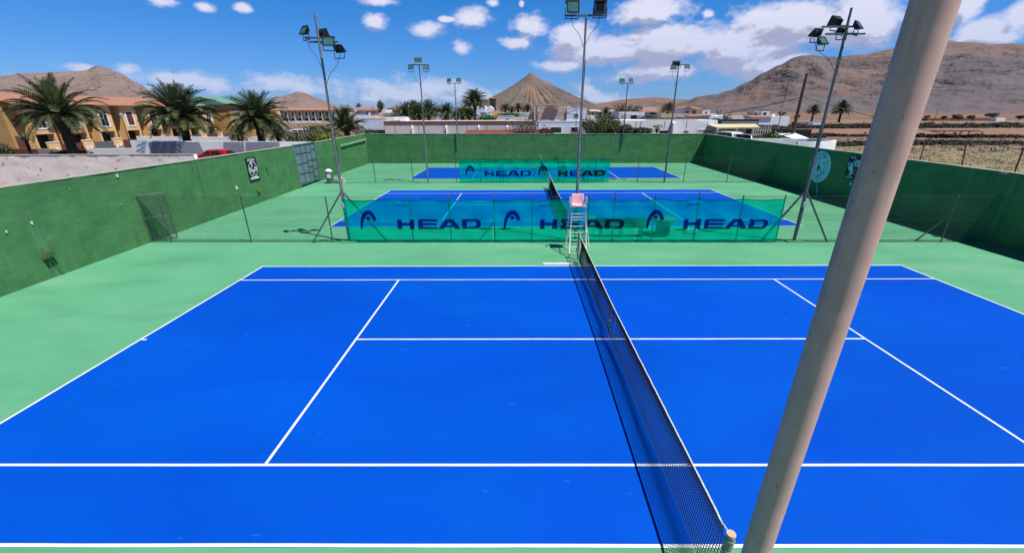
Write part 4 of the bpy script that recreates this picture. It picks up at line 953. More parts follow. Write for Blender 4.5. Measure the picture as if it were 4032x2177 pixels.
def lowwall(label, a, b, Y, m_, th=.25, z0=-.2, name='boundary_wall', Y2=None, group=None):
    A = at(*a, Y); B = at(*b, Y2 or Y); m = MB()
    n = max(2, int((B - A).length / .8)); d = (B - A); d.z = 0; nn = Vector((-d.y, d.x, 0)).normalized() * th
    for i in range(n + 1):
        P = A.lerp(B, i/n); j = noise.noise(Vector((P.x*.5, P.y*.5, 2)))*.03
        m.v += [Vector((P.x, P.y, z0)), Vector((P.x, P.y, P.z + j)), Vector((P.x, P.y, P.z + j)) + nn, Vector((P.x, P.y, z0)) + nn]
    for i in range(n):
        for j in range(3): m.f.append((i*4+j, i*4+4+j, i*4+5+j, i*4+1+j))
    m.f += [(0, 1, 2, 3), (n*4+3, n*4+2, n*4+1, n*4)]
    return tag(m.build(name, m_), label, 'wall', group)

# ------------------------------------------------------------------ left: rough wall, street wall, car, houses, palms
A = at(-60, 388, 23.3); B = at(487, 391, 23.3); zR = 2.52
wall_mesh((A.x - 8, 23.3), (B.x, 23.3), zR, zR, .35, (0, 1), 'rough_wall', 'long rough whitewashed wall with chipped plaster outside the left court wall', step=.3, m='rough_white', wob=.05)
sheet = lambda name, pts, m_, z=.0: tag(MB().add([(x, y, z) for x, y in pts], [tuple(range(len(pts)))]).build(name, m_, shift=False), kind='structure')
sheet('road', [(-60, 24.2), (-20.5, 24.2), (-20.8, 45.7), (-60, 45.7)], 'asphalt', -.02)
sw_m = mat('street_wall_paint', (.84, .85, .88), .9, (.74, .75, .79), .8, .4, 4, bdist=.04)
m_ = MT['street_wall'] = sw_m
w_ = lowwall('long low whitewashed street wall behind the red car', (326, 354.5), (800, 357.5), 46, 'street_wall', .3)
# grey patches with pale upright streaks, as flat sheets on that wall
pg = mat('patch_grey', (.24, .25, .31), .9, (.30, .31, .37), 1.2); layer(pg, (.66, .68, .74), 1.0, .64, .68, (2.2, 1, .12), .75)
for i, (a_, b_, lab) in enumerate(((372, 500, 'large dark grey panel on the street wall left of the red car'), (562, 612, 'narrow slanting grey panel on the street wall above the car tail'), (618, 702, 'grey panel on the street wall near the metal gate'))):
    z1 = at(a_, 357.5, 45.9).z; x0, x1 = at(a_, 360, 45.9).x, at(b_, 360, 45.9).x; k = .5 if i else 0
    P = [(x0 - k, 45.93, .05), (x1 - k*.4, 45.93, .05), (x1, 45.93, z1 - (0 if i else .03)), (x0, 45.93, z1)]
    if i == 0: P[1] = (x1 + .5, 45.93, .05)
    tag(MB().prism(P, (0, .05, 0)).build('grey_panel', pg), lab, 'panel', None)

def car(label, P, yaw, L, Wd, H, paint, hatch=True, name='parked_car', cat='car', group='parked cars', van=False, rack=False):
    root = thing(name, P, label, cat, group); g_ = .16
    # side profile (x forward), z
    if van: prof = [(-L/2,.35),(-L/2,H*.55),(-L/2+.12,H*.95),(-L/2+.4,H),(L*.18,H),(L*.30,H*.93),(L*.40,H*.60),(L/2-.05,H*.50),(L/2,.45),(L/2-.05,.3)]
    else: prof = [(-L/2,.4),(-L/2+.03,H*.62),(-L/2+.35,H*.93),(-L/2+.75,H),(0,H),(L*.08,H*.97),(L*.27,H*.64),(L/2-.12,H*.50),(L/2,.42),(L/2-.05,.28)]
    prof += [(-L/2+.08,.28)]
    m = MB(); n = len(prof)
    lat = [(-1, .0), (-.97, 1), (-.8, 1), (.8, 1), (.97, 1), (1, 0)]
    def w(z): return Wd/2 * (1 - .22*max(0, (z - H*.58)/(H*.42)))
    rows = []
    for x, z in prof: rows.append([Vector((x, s*w(z), z)) for s in (-1, -.5, 0, .5, 1)])
    for r_ in rows: m.v += r_
    for i in range(n):
        j = (i+1) % n
        for k in range(4): m.f.append((i*5+k, i*5+k+1, j*5+k+1, j*5+k))
    m.f.append(tuple(i*5 for i in range(n))); m.f.append(tuple(i*5+4 for i in reversed(range(n))))
    body = m.build('body', paint, root, smooth=False, bevel=.05); body.data.transform(Matrix.Translation(root.location)); body.location = -Vector((0,0,0)); 
    body.data.transform(Matrix.Identity(4))
    def loc(mb): 
        for i, v in enumerate(mb.v): mb.v[i] = v + root.location
        return mb
    def G(pts, s, nm='side_window'):
        mb = MB(); q = [Vector((x, s*(w(z) + .012), z)) for x, z in pts]; mb.poly(q); loc(mb).build(nm, 'glass', root)
    zb = H*.63; zt = H*.92
    for s in (-1, 1):
        if van: G([(L*.06, zb),(L*.34, zb),(L*.27, zt),(L*.06, zt)], s); G([(-L*.18, zb),(L*.03, zb),(L*.03, zt),(-L*.18, zt)], s); G([(-L*.42, zb),(-L*.21, zb),(-L*.21, zt),(-L*.40, zt)], s)
        else: G([(-.08, zb),(L*.22, zb),(L*.09, zt),(-.08, zt)], s); G([(-L*.34, zb+.03),(-.16, zb),(-.16, zt),(-L*.26, zt)], s)
    xs = (L*.41, L*.31, H*.62, H*.9) if van else (L*.262, L*.095, H*.66, H*.945)
    for s2, (xa_, xb_, za, zb_) in ((1, xs), (-1, (-L/2 - .002, -L/2 + (.1 if van else .31), H*.66, H*.9))):
        mb = MB(); e = .02*s2; mb.poly([Vector((xa_+e, -w(za)*.88, za)), Vector((xa_+e, w(za)*.88, za)), Vector((xb_+e, w(zb_)*.84, zb_)), Vector((xb_+e, -w(zb_)*.84, zb_))]); loc(mb).build('windscreen' if s2 > 0 else 'rear_window', 'glass', root)
    for s in (-1, 1):
        mb = MB(); mb.box(L/2 - .1, s*Wd*.36 - .15, H*.40, L/2 + .012, s*Wd*.36 + .15, H*.49); loc(mb).build('headlight', 'signwhite', root, bevel=.02)
        mb = MB(); mb.box(L*.17, s*(Wd/2 + .02) - .06, H*.6, L*.21, s*(Wd/2 + .02) + .06, H*.7); loc(mb).build('mirror', paint, root, bevel=.02)
        for x in (-L*.31, L*.31):
            mb = MB(); mb.tube([(x, s*(Wd/2 - .2), .31), (x, s*(Wd/2 + .015), .31)], .31, 18); wh = loc(mb).build('wheel', 'tyre', root)
            mb = MB(); mb.tube([(x, s*(Wd/2 + .01), .31), (x, s*(Wd/2 + .025), .31)], .19, 14); loc(mb).build('rim', 'lampgrey', wh)
    mb = MB(); mb.box(L/2 - .06, -Wd*.45, .3, L/2 + .03, Wd*.45, .46); loc(mb).build('bumper', 'black', root, bevel=.03)
    root.rotation_euler = (0, 0, yaw); return root
Pc = at(537, 385, 42.6); Pc.z = 0
car('red three door hatchback parked against the low white street wall', Pc, R(183), 4.1, 1.72, 1.45, 'redcar')
# stub wall, brown base wall, upper white wall with iron gate
lowwall('short pale grey garden wall under the big left palm', (222, 375), (338, 373.5), 48, 'white2', .5)
lowwall('low brown brick wall at the far left of the street', (-30, 374), (92, 376), 50.5, 'brown', .3)
lowwall('pale stone stub beside the brown brick wall', (93, 374), (142, 376), 50, 'grey_base', .3)
lowwall('white garden wall running behind the second palm', (342, 343.5), (574, 345), 64, 'white', .3)
ig = thing('iron_gate', at(597, 356, 64), 'dark iron gate in the white garden wall between two palms', 'gate'); m = MB(); x0, x1 = at(576, 350, 64).x, at(622, 350, 64).x
for i in range(15): x = x0 + (x1-x0)*i/14; m.bar((x, 64, 0), (x, 64, 1.75 + .15*math.sin(i*.45)), .035)
for z in (.2, .9, 1.7): m.bar((x0, 64, z), (x1, 64, z), .05)
m.build('bars', 'black', ig)
lowwall('white garden wall right of the iron gate', (623, 344), (720, 346), 64, 'white', .3)

# the ochre terrace: eight houses stepping away along the street
XF, Y0, UW, ZE, ZRG = -70.0, 50.85, 4.98, 7.0, 8.25
def terrace_house(i):
    y = Y0 + i*UW
    lab = ['end house of the ochre terrace with a big blank side wall', 'second ochre terrace house behind the left palm crown', 'ochre terrace house with a brown gate and a dark upper window', 'ochre terrace house with a closed red brown shutter above grey gates', 'fifth ochre terrace house just left of the second palm', 'sixth ochre terrace house hidden mostly by the second palm', 'seventh ochre terrace house right of the second palm trunk', 'last ochre terrace house under a green tiled roof'][i]
    r = thing('terrace_house', (XF, y + UW/2, 0), lab, 'house', 'ochre terrace houses')
    xb = XF - 1.1
    MB().box(XF - 10, y, -1, xb, y + UW - .004, ZE).build('walls', 'ochre', r)
    # ground floor piers + upper bay
    MB().box(xb, y + 1.75, 2.75, XF, y + UW - .1, ZE - .25).build('upper_bay', 'peach', r)
    for ya_ in (y + 1.75, y + UW - .4): MB().box(xb, ya_, -1, XF, ya_ + .3, 2.75).build('pier', 'peach', r)
    MB().box(xb, y + 2.05, .0, xb + .03, y + UW - .4, 2.7).build('carport_opening', 'dark', r)
    MB().box(xb, y + .35, .9, xb + .03, y + 1.4, 2.6).build('door', 'brown', r)
    m = MB(); ro = .55
    m.add([(XF + ro - 1.1*0, y, ZE - .2), (XF + ro, y + UW, ZE - .2), (XF - 5, y + UW, ZRG), (XF - 5, y, ZRG), (XF - 10.4, y + UW, ZE), (XF - 10.4, y, ZE), (XF + ro, y, ZE - .34), (XF + ro, y + UW, ZE - .34), (XF-5, y, ZRG-.16), (XF-10.4, y, ZE-.16), (XF-5, y+UW, ZRG-.16), (XF-10.4, y+UW, ZE-.16)],
          [(0, 1, 2, 3), (3, 2, 4, 5), (0, 6, 7, 1), (0, 3, 8, 6), (3, 5, 9, 8), (6, 8, 10, 7), (8, 9, 11, 10), (1, 7, 10, 2), (2, 10, 11, 4), (5, 4, 11, 9)])
    m.build('roof', 'tile_green' if i == 7 else 'tile', r)
    yc = y + 3.35; f = MB(); zc0, zc1 = 3.6, 5.75; h = .62
    for a in ((yc - h - .22, zc0 - .22, yc - h, zc1 + .22), (yc + h, zc0 - .22, yc + h + .22, zc1 + .22), (yc - h, zc1, yc + h, zc1 + .22), (yc - h, zc0 - .22, yc + h, zc0)): f.box(XF, a[0], a[1], XF + .06, a[2], a[3])
    wn = f.build('window', 'white', r); MB().box(XF, yc - h, zc0, XF + .025, yc + h, zc1).build('pane', 'brown' if i == 3 else 'glass', wn)
    if i != 3: b = MB(); b.box(XF + .026, yc - .03, zc0, XF + .05, yc + .03, zc1); b.box(XF + .026, yc - h, (zc0+zc1)/2 - .03, XF + .05, yc - .03, (zc0+zc1)/2 + .03); b.build('glazing_bar', 'white2', wn)
    # front garden wall with gate
    xw = XF + 3.2
    m = MB(); m.box(xw, y, -1, xw + .25, y + 1.6, .75); m.build('garden_wall', 'grey_base', r); MB().box(xw, y, .753, xw + .25, y + 1.6, 1.75).build('garden_wall_top', 'peach', r)
    MB().box(xw - .05, y, 1.753, xw + .3, y + 1.6, 1.85).build('wall_cap', 'white', r)
    MB().box(xw + .05, y + 1.6, .0, xw + .12, y + UW, 1.5).build('gate', 'brown' if i % 2 == 0 else 'gategrey', r)
    for q in (.4, 1.0): MB().box(xw + .251, y + q - .2, .3 + q*.3, xw + .28, y + q + .2, .75 + q*.3).build('meter_box', 'white', r)
for i in range(8): terrace_house(i)
def ochre_block(label, x, y, w, d, ze, zr):
    r = thing('terrace_house', (x, y + d/2, 0), label, 'house'); MB().box(x - w, y, -1, x, y + d, ze).build('walls', 'ochre', r)
    m = MB(); m.add([(x + .6, y - .4, ze), (x + .6, y + d + .4, ze), (x - w/2, y + d + .4, zr), (x - w/2, y - .4, zr), (x - w - .6, y + d + .4, ze), (x - w - .6, y - .4, ze)], [(0, 1, 2, 3), (3, 2, 4, 5), (0, 3, 5), (1, 4, 2), (0, 5, 4, 1)]); m.build('roof', 'tile_green', r)
    MB().box(x, y + 1, 1.5, x + .06, y + d*.5, ze - 1).build('stone_cladding', 'grey_base', r); MB().box(x + .061, y + 2, 3.6, x + .1, y + 3.2, 5.6).build('window', 'glass', r)
    MB().box(x, y + d*.52, 3, x + .5, y + d, ze - .4).build('upper_bay', 'peach', r)
ochre_block('taller ochre house with green tiled roof behind the third palm', -67.4, 92.6, 11, 9, 7.3, 9.0)
ochre_block('ochre house with green roof further along behind the third palm', -66.2, 102, 11, 9, 7.4, 9.0)
lp = at(321, 340, 58); lr = thing('street_lamp', (lp.x, 58, 0), 'black street lamp in front of the shuttered ochre house', 'street lamp')
zt = at(321, 298, 58).z; MB().tube([(lp.x, 58, 0), (lp.x, 58, zt)], [.07, .045], 8).build('post', 'black', lr); MB().tube([(lp.x, 58, zt), (lp.x, 58, zt + .1), (lp.x, 58, zt + .55), (lp.x, 58, zt + .7)], [.12, .16, .24, .08], 8).build('lantern', 'lampgrey', lr)
# palms of the left side
def gpt(px, py, Y): p = at(px, py, Y); return Vector((p.x, p.y, 0))
def topz(px, py, Y): return at(px, py, Y)
def palm_at(label, pbase, ptop, Y, Rpx, nf, seed, **k):
    t = topz(*ptop, Y); b = gpt(pbase, 380, Y) if Y < 60 else Vector((t.x, Y, 0)); Rr = abs(at(ptop[0] + Rpx, ptop[1], Y).x - t.x)
    return palm(label, b, t.z, Rr, nf, seed, lean=(t.x - b.x, 0), **k)
palm_at('largest palm tree far left with a ragged crown above the rough wall', 188, (150, 292), 31, 108, 72, 11, nl=26, tr=.42)
palm_at('second palm tree from the left with a full round crown', 478, (455, 296), 48.5, 103, 92, 12, nl=28, tr=.5)
palm_at('third palm tree from the left above the street wall panels', 663, (648, 304), 52, 85, 90, 13, nl=26, tr=.5)
palm_at('young upright palm behind the left court wall near the corner mast', 877, (873, 334), 47, 66, 75, 14, nl=26, tr=.3, up=1.0, old=False)
palm_at('small dark palm tucked between third palm and the iron gate', 598, (603, 338), 58, 34, 40, 15, nl=14, tr=.4)
palm_at('low palm clump beside the third palm', 700, (700, 345), 50, 34, 40, 16, nl=14, tr=.25)
# dead-looking drooping undergrowth beneath palm 1
shrub('dark green leafy bush round the trunk of the largest palm', gpt(165, 383, 32), 2.3, 1.4, 1.25, 2600, .13, 'leafdark', 21, blobs=5)
shrub('dark bush at the left edge behind the rough wall', gpt(-4, 380, 34), 1.6, 1.4, 1.5, 1500, .14, 'leafdark', 22, blobs=4)
shrub('low dark shrub by the short grey garden wall', gpt(290, 385, 40), 1.9, .8, .3, 900, .10, 'leafolive', 23)
ag = thing('agave', gpt(66, 376, 33), 'spiky pale green agave above the rough wall', 'agave'); m = MB(); q = at(66, 356, 33); random.seed(5)
for i in range(70):
    a = i*2.4; e = rnd(.1, 1.3); d = Vector((math.cos(a)*math.cos(e), math.sin(a)*math.cos(e), math.sin(e)*.9)); s = d.cross(Vector((0, 0, 1))).normalized()*.05; l = rnd(.7, 1.05)
    m.add([q - s, q + s, q + d*l*.6 + s*.8, q + d*l, q + d*l*.6 - s*.8], [(0, 1, 2, 3, 4)])
m.build('leaves', 'agave', ag); MB().tube([Vector((q.x, q.y, 0)), q], .14, 8).build('stem', 'trunk', ag)
shrub('yellow green hedge behind the left court wall', gpt(826, 350, 44), 3.0, 1.2, 1.88, 4200, .10, 'leafyellow', 24, name='hedge', cat='hedge', blobs=8)
shrub('grey green bush left of the yellow hedge', gpt(768, 350, 48), 3.2, 1.5, 2.05, 4000, .12, 'leafolive', 25, blobs=7)
shrub('dark green bush behind the yellow hedge', gpt(815, 340, 52), 3.6, 1.4, 2.25, 4000, .12, 'leafdark', 26, blobs=7)
shrub('dark dry bush by the white building left of the longhall', gpt(922, 335, 50), 1.9, 1, 1.9, 2200, .12, 'leafolive', 27, blobs=4)

# white terrace in the distance
def white_unit(i):
    x0 = at(676 + i*17.2, 290, 290).x; x1 = at(676 + (i+1)*17.2, 290, 290).x; w = x1 - x0
    ze = 5.29 + 8.5*.272; r = thing('terrace_house', ((x0+x1)/2, 290, 0), '%s house of the distant white orange roofed terrace, counted from the left' % 'first second third fourth fifth sixth seventh eighth ninth tenth eleventh'.split()[i], 'house', 'distant white terrace')
    MB().box(x0, 290, -1, x1 - .01, 300, ze).build('walls', 'white2', r); MB().box(x0 - .25, 287.6, -.3, x0 + .25, 290, ze).build('party_wall', 'cream', r)
    MB().box(x0 + w*.42, 289.93, 4.0, x0 + w*.72, 289.99, 6.4).build('window', 'dark', r); MB().box(x0 + w*.25, 289.93, .8, x0 + w*.9, 289.99, 2.6).build('carport_opening', 'dark', r)
    MB().box(x0 + .3, 286.4, -.5, x1 - .3, 286.7, 1.1).build('garden_wall', 'white', r)
    MB().add([(x0, 287.2, ze), (x1, 287.2, ze), (x1, 295, ze + 1.6), (x0, 295, ze + 1.6), (x0, 300, ze), (x1, 300, ze), (x0, 287.2, ze - .15), (x1, 287.2, ze - .15)], [(0,1,2,3),(3,2,5,4),(0,6,7,1)]).build('roof', 'tile', r)
for i in range(11): white_unit(i)
sheet('verge', [(-190, 235), (-95, 235), (-110, 283), (-200, 283)], 'fieldgold', .01)
building('white corner building ending the distant terrace behind the young palm', 'house', (857, 276), (905, 276), 250, 12, 'white', [((870, 281), (877, 291), 'window'), ((886, 281), (893, 291), 'window')])
for px, lab, pm, van_, L_ in ((752, 'white van parked beyond the hedge on the left', 'whitecar', True, 4.8), (782, 'dark blue car parked beside the white van', 'darkcar', False, 4.4), (712, 'silver car half hidden by the third palm', 'silvercar', False, 4.3)):
    p = at(px, 333, 100); car(lab, (p.x, 100, -.02), R(205), L_, 1.8, 1.9 if van_ else 1.5, pm, van=van_)
lowwall('low grey concrete wall below the parked cars', (716, 331.5), (792, 332.5), 84, 'grey_base', .3)

# ------------------------------------------------------------------ centre: village behind the back wall
def px(z, *p): return z(*p)
building('blue white flat roofed house left of the long hall', 'house', ZA(205, 452), ZA(850, 425), 62, 9, 'bluewhite', parapet=(.25, 'white'))
building('low cream shed roof between blue white house and long hall', 'shed', ZA(640, 520), ZA(1215, 478), 60, 5, 'cream', name='shed', parapet=(.12, 'white'))
building('small white rooftop block above the long hall', 'roof block', ZA(965, 425), ZA(1075, 420), 58, 2.5, 'white', name='rooftop_block', z0=3.5)
lh = building('long pinkish white hall with a brown roof edge behind the far court wall', 'hall', ZA(655, 503), ZB(1335, 424), 52, 13, 'pinkwhite', name='long_hall', band=(.32, 'brownband'), parapet=(.10, 'brownband'))
Yh = 52; m = MB()
for zf, x, y0_, y1_ in ((ZA, 858, 500, 722), (ZA, 1320, 500, 722), (ZA, 1808, 505, 722), (ZA, 2262, 505, 722), (ZB, 305, 430, 600), (ZB, 722, 430, 600)):
    P = at(*zf(x, y0_), Yh); MB().box(P.x - .02, Yh - .02, 1, P.x + .02, Yh - .002, P.z - .35).build('wall_joint', 'gategrey', lh)
for zf, x, y0_ in ((ZA, 1200, 592), (ZA, 1868, 590), (ZA, 2500, 585), (ZB, 735, 530)):
    P = at(*zf(x, y0_), Yh - .3); MB().prism([(P.x - .07, Yh - .001, 1), (P.x - .07, Yh - .5, 1), (P.x - .07, Yh - .35, P.z - .1), (P.x - .07, Yh - .001, P.z + .15)], (.14, 0, 0)).build('buttress', 'white', lh)
A, B = at(*ZB(-90, 600), 49.5), at(*ZB(1660, 625), 49.5)
tag(MB().add([(A.x, 49.5, A.z), (B.x, 49.5, A.z), (B.x - .5, 47.3, A.z - .75), (A.x - .8, 47.3, A.z - .75), (A.x, 49.5, A.z - .12), (B.x, 49.5, A.z - .12), (B.x - .5, 47.3, A.z - .87), (A.x - .8, 47.3, A.z - .87)], [(0,3,2,1),(4,5,6,7),(0,4,7,3),(1,2,6,5),(3,7,6,2),(0,1,5,4)]).build('lean_to_roof', 'maroon'), 'maroon lean to roof in front of the long hall', 'roof')
p = at(*ZA(575, 700), 45.5); tag(MB().box(-33, 42, -.1, -17.5, 51, 1.395).build('raised_yard', 'grey_base'), kind='structure'); car('white car with dark windows just beyond the back left corner', (p.x, 45.5, 1.4), R(188), 4.2, 1.75, 1.55, 'whitecar')
shrub('small bright green bush against the blue white house', gpt(*ZA(515, 640), 55), .9, .8, 1.4, 900, .12, 'leafgreen', 31)
lowwall('dark green screened wall by the white car', ZA(200, 655), ZA(670, 655), 54, 'leafdark', .2, name='screen_wall')
H = [('terracotta roofed white house behind the young palm, left one', (-330, 262), (-90, 262), 170, 'white2', ('x', 1.05, 'tile', .4), []),
 ('white house with terracotta roof and a dark side door', (120, 268), (352, 268), 165, 'white', ('x', 1.1, 'tile', .4), [((308, 300), (335, 355), 'door')]),
 ('lavender white house under a hipped orange roof', (378, 270), (600, 268), 160, 'bluewhite', ('hip', .95, 'tile_orange', .8), [((430, 295), (450, 345), 'door'), ((455, 295), (475, 325), 'window'), ((550, 290), (590, 328), 'window')]),
 ('square white block house right of the lavender house', (600, 262), (680, 262), 158, 'white', None, []),
 ('long low grey white building with a dark slot', (560, 322), (830, 312), 130, 'white2', None, [((640, 338), (730, 350), 'dark')]),
 ('low house with an orange tiled roof in front of the lavender house', (335, 408), (590, 408), 90, 'white2', ('shed', .55, 'tile_orange', .3), []),
 ('small pale house with dark doorway left of the palm group', (815, 330), (885, 330), 120, 'pinkwhite', None, [((820, 335), (850, 375), 'door')]),
 ('distant orange house on the low hill', (905, 225), (975, 222), 420, 'tile_orange', None, [((905, 222), (915, 245), 'window')]),
 ('distant ochre house beside the orange house', (730, 255), (850, 248), 400, 'peach', None, []),
 ('tiny white house above the palm group', (1645, 255), (1695, 255), 220, 'white', None, []),
 ('small white house behind the single palm group', (1700, 300), (1850, 305), 150, 'white', None, []),
 ('pale grey house behind the low palms', (1700, 360), (2000, 365), 95, 'bluewhite', None, []),
 ('beige villa with a pale tiled roof left of the tall palm', (2110, 240), (2460, 232), 140, 'beige', ('x', .8, 'beige', .5), [((2120, 250), (2135, 290), 'window'), ((2230, 245), (2250, 275), 'window')]),
 ('white house side wall right of the tall palm', (2420, 245), (2620, 240), 100, 'bluewhite', None, [])]
for lab, a, b, Y, m_, rf, ops in H: building(lab, 'house', ZA(*a), ZA(*b), Y, 9 if Y > 100 else 6, m_, [(ZA(*o[0]), ZA(*o[1]), o[2]) for o in ops], roof=rf)
# church with its dark stone tower
ch = building('white church front with twin gable roofs below the dark tower', 'church', ZB(180, 150), ZB(435, 150), 205, 14, 'white', name='church', roof=('twin', 1.2, 'white', 0))
x0, x1 = at(*ZB(357, 0), 215).x, at(*ZB(493, 0), 215).x; zt = at(1238, 250, 215).z
tw = thing('church_tower', ((x0+x1)/2, 215, 0), 'square dark stone bell tower with a small orange dome', 'tower')
MB().box(x0, 215, -.3, x1, 215 + (x1-x0), zt).build('shaft', 'stone', tw); MB().box(x0 - .2, 214.8, zt, x1 + .2, 215.2 + (x1-x0), zt + .35).build('cornice', 'brown', tw)
xm = (x0+x1)/2; w = (x1-x0)/2; MB().tube([(xm, 215 + w, zt + .35), (xm, 215 + w, zt + .65), (xm, 215 + w, zt + .9), (xm, 215 + w, zt + 1.05)], [w*.7, w*.6, w*.35, .05], 12).build('dome', 'tile_orange', tw)
for zz in (zt - 3.6, zt - 9): MB().prism([(xm - .8, 214.96, zz), (xm + .8, 214.96, zz), (xm + .8, 214.96, zz + 1.8), (xm, 214.96, zz + 2.6), (xm - .8, 214.96, zz + 1.8)], (0, .1, 0)).build('belfry_opening', 'black', tw)
HB = [('orange walled building below the church', (395, 210), (600, 205), 150, 'peach', None, [], 8),
 ('white terrace building with an open covered yard', (600, 248), (1262, 245), 84, 'white', None, [((800, 285), (1235, 352), 'shut', 'white', 'pinkwhite')], 6),
 ('low white shed with a dark slot in front of the covered yard', (540, 320), (865, 318), 72, 'white2', None, [((725, 352), (772, 365), 'dark')], 4),
 ('white chimney block beside the tall palm', (330, 235), (398, 235), 80, 'white', None, [], 2),
 ('blue grey wall left of the white chimney block', (170, 250), (330, 242), 84, 'bluewhite', None, [], 4),
 ('plain beige windowless block house with a tiled gable', (1302, 78), (2065, 78), 80, 'beige', None, [], 12),
 ('tall pale blue house with one barred window', (2000, 155), (2405, 155), 79.7, 'bluewhite', None, [((2155, 262), (2235, 346), 'window', 'white', 'gategrey')], 8)]
for lab, a, b, Y, m_, rf, ops, dp in HB: building(lab, 'house', ZB(*a), ZB(*b), Y, dp, m_, [(ZB(*o[0]), ZB(*o[1]), *o[2:]) for o in ops], roof=rf, parapet=(.12, 'white' if m_ != 'beige' else 'beige'))
q = [at(*ZB(*c), 79.9) for c in ((1550, 140), (1835, 140), (1835, 125), (1700, 82), (1552, 85))]
tag(MB().prism([(v.x, 79.9, v.z) for v in q], (0, -.7, 0)).build('roof_gable', 'tile'), 'reddish tiled gable sticking out of the beige block', 'roof')
gf = building('pale blue white garage front with two dark openings', 'garage', ZB(1400, 440), ZB(2470, 430), 57, 8, 'bluewhite', [(ZB(1655, 548), ZB(1875, 662), 'garage', 'white', 'leafdark'), (ZB(2090, 548), ZB(2226, 648), 'dark', 'white', 'dark')], name='garage', parapet=(.15, 'white'))
P = [at(*ZB(x, y), 57.2) for x, y in ((1960, 440), (1985, 385), (2060, 370), (2290, 372), (2400, 360), (2470, 390), (2520, 440))]
MB().prism([(v.x, 57.2, v.z) for v in P], (0, .3, 0)).build('curved_gable', 'bluewhite', gf)
for a, b in ((1445, 1660), (1720, 1848)): c = at(*ZB(a, 395), 66); d = at(*ZB(b, 395), 66); tag(MB().box(c.x, 66, c.z - .9, d.x, 67.2, c.z).build('roof_vent', 'cream' if a < 1500 else 'white'), ('cream' if a < 1500 else 'white') + ' box on the flat roof before the beige block', 'vent')
shrub('dark red bougainvillea beside the pale blue garage', gpt(*ZB(1480, 560), 46.3), 1.9, 1.0, 2.0, 4200, .13, 'leafred', 41, blobs=6)
shrub('pale flowering bush right of the red bougainvillea', gpt(*ZB(1600, 600), 46), .9, .8, 1.6, 900, .10, 'twig', 42, blobs=3)
tree('grey leafless bushy tree in front of the long hall', gpt(*ZB(1150, 600), 49), 1.3, 3.1, 2.6, 1500, .09, 'leafolive', 43, bare=True)
oc = at(*ZB(2230, 650), 52); m = MB()
for i in range(5): m.tube([(oc.x - .8 + i*.4, 52, 2.2), (oc.x - .8 + i*.4 + rnd(-.2, .2), 52, 2.75 + rnd(-.2, .15))], .1, 6)
m.bar((oc.x - 1.0, 52, 2.75), (oc.x + .6, 52, 2.8), .14); m.box(oc.x - 1, 51.6, 1.6, oc.x + 1, 52.4, 2.4); tag(m.build('orange_machine', mat('machine_orange', (.7, .16, .03), .6)), 'orange machine parked before the dark opening of the blue garage', 'machine')
def pole(label, px_, pyt, Y, r=.08, m_='wood', pxt=None, name='utility_pole', arm=False):
    b = at(px_, 335, Y); t = at(pxt or px_, pyt, Y); root = thing(name, (b.x, Y, 0), label, 'pole')
    MB().tube([(b.x, Y, 0), (t.x, Y, t.z)], [r, r*.7], 8).build('shaft', m_, root)
    if arm: MB().bar((t.x - .6, Y, t.z - .2), (t.x + .6, Y, t.z - .2), .08).build('crossarm', m_, root)
    return t
def PB(x, y): return ZB(x, y)
t1 = pole('dark pole at the left edge of the beige block', *ZB(1352, 98), 50.5, .1, 'wood'); t2 = pole('shorter dark pole just right of the first before the beige block', *ZB(1386, 228), 50.3, .07, 'wood')
t3 = pole('thin pole in front of the tall pale blue house', *ZB(2196, 172), 50.4, .05, 'galv_dark'); t4 = pole('thin pole standing above the white covered yard', *ZB(1115, 262), 70, .06, 'galv_dark')
MB().tube([(t1.x, 50.4, 2), (t1.x + .1, 50.4, 4.3)], .14, 8).build('pole_sleeve', 'white')
tag(bpy.data.objects['pole_sleeve'], 'white pipe at the foot of the dark pole', 'pipe')
def cable(label, a, b, sag, r=.03):
    a, b = Vector(a), Vector(b); tag(MB().tube([a.lerp(b, i/16) - Vector((0, 0, sag*4*(i/16)*(1 - i/16))) for i in range(17)], r, 5).build('overhead_cable', 'black'), label, 'cable')
cable('overhead cable from the dark pole to the thin pole by the blue house', t1, t3 - Vector((0,0,.6)), .2); cable('lower overhead cable between the short dark pole and the thin pole', t2, t3, .5)
for i, (c, Y, h, lab) in enumerate(((ZA(1150, 470), 55, 1.9, 'thin aerial on the hall roof near its left end'), (ZA(2140, 470), 57, 2.4, 'taller aerial on the long hall roof before the low palms'), (ZC(1000, 265), 77, 2.2, 'aerial on the small white house roof'), (ZC(1320, 185), 103, 2.6, 'aerial on the pinkish upper house'), (ZC(2240, 240), 98, 2.4, 'aerial on the little white house with one door'), (ZC(1560, 405), 58, 1.6, 'small aerial on the long whitewashed building'), (ZB(1700, 78), 84, 2.0, 'aerial on the beige block roof'), (ZC(2400, 308), 74, 2.0, 'aerial on the white parapet block'))):
    p = at(*c, Y); a = thing('roof_aerial', p, lab, 'aerial', 'rooftop aerials'); m = MB(); m.tube([p - Vector((0, 0, .3)), p + Vector((0, 0, h))], .025, 5); m.bar(p + Vector((-.45, 0, h - .1)), p + Vector((.45, 0, h)), .025)
    for k in range(5): m.bar(p + Vector((-.4 + k*.2, -.2, h - .06)), p + Vector((-.4 + k*.2, .2, h - .06)), .018)
    m.build('antenna', 'galv_dark', a)
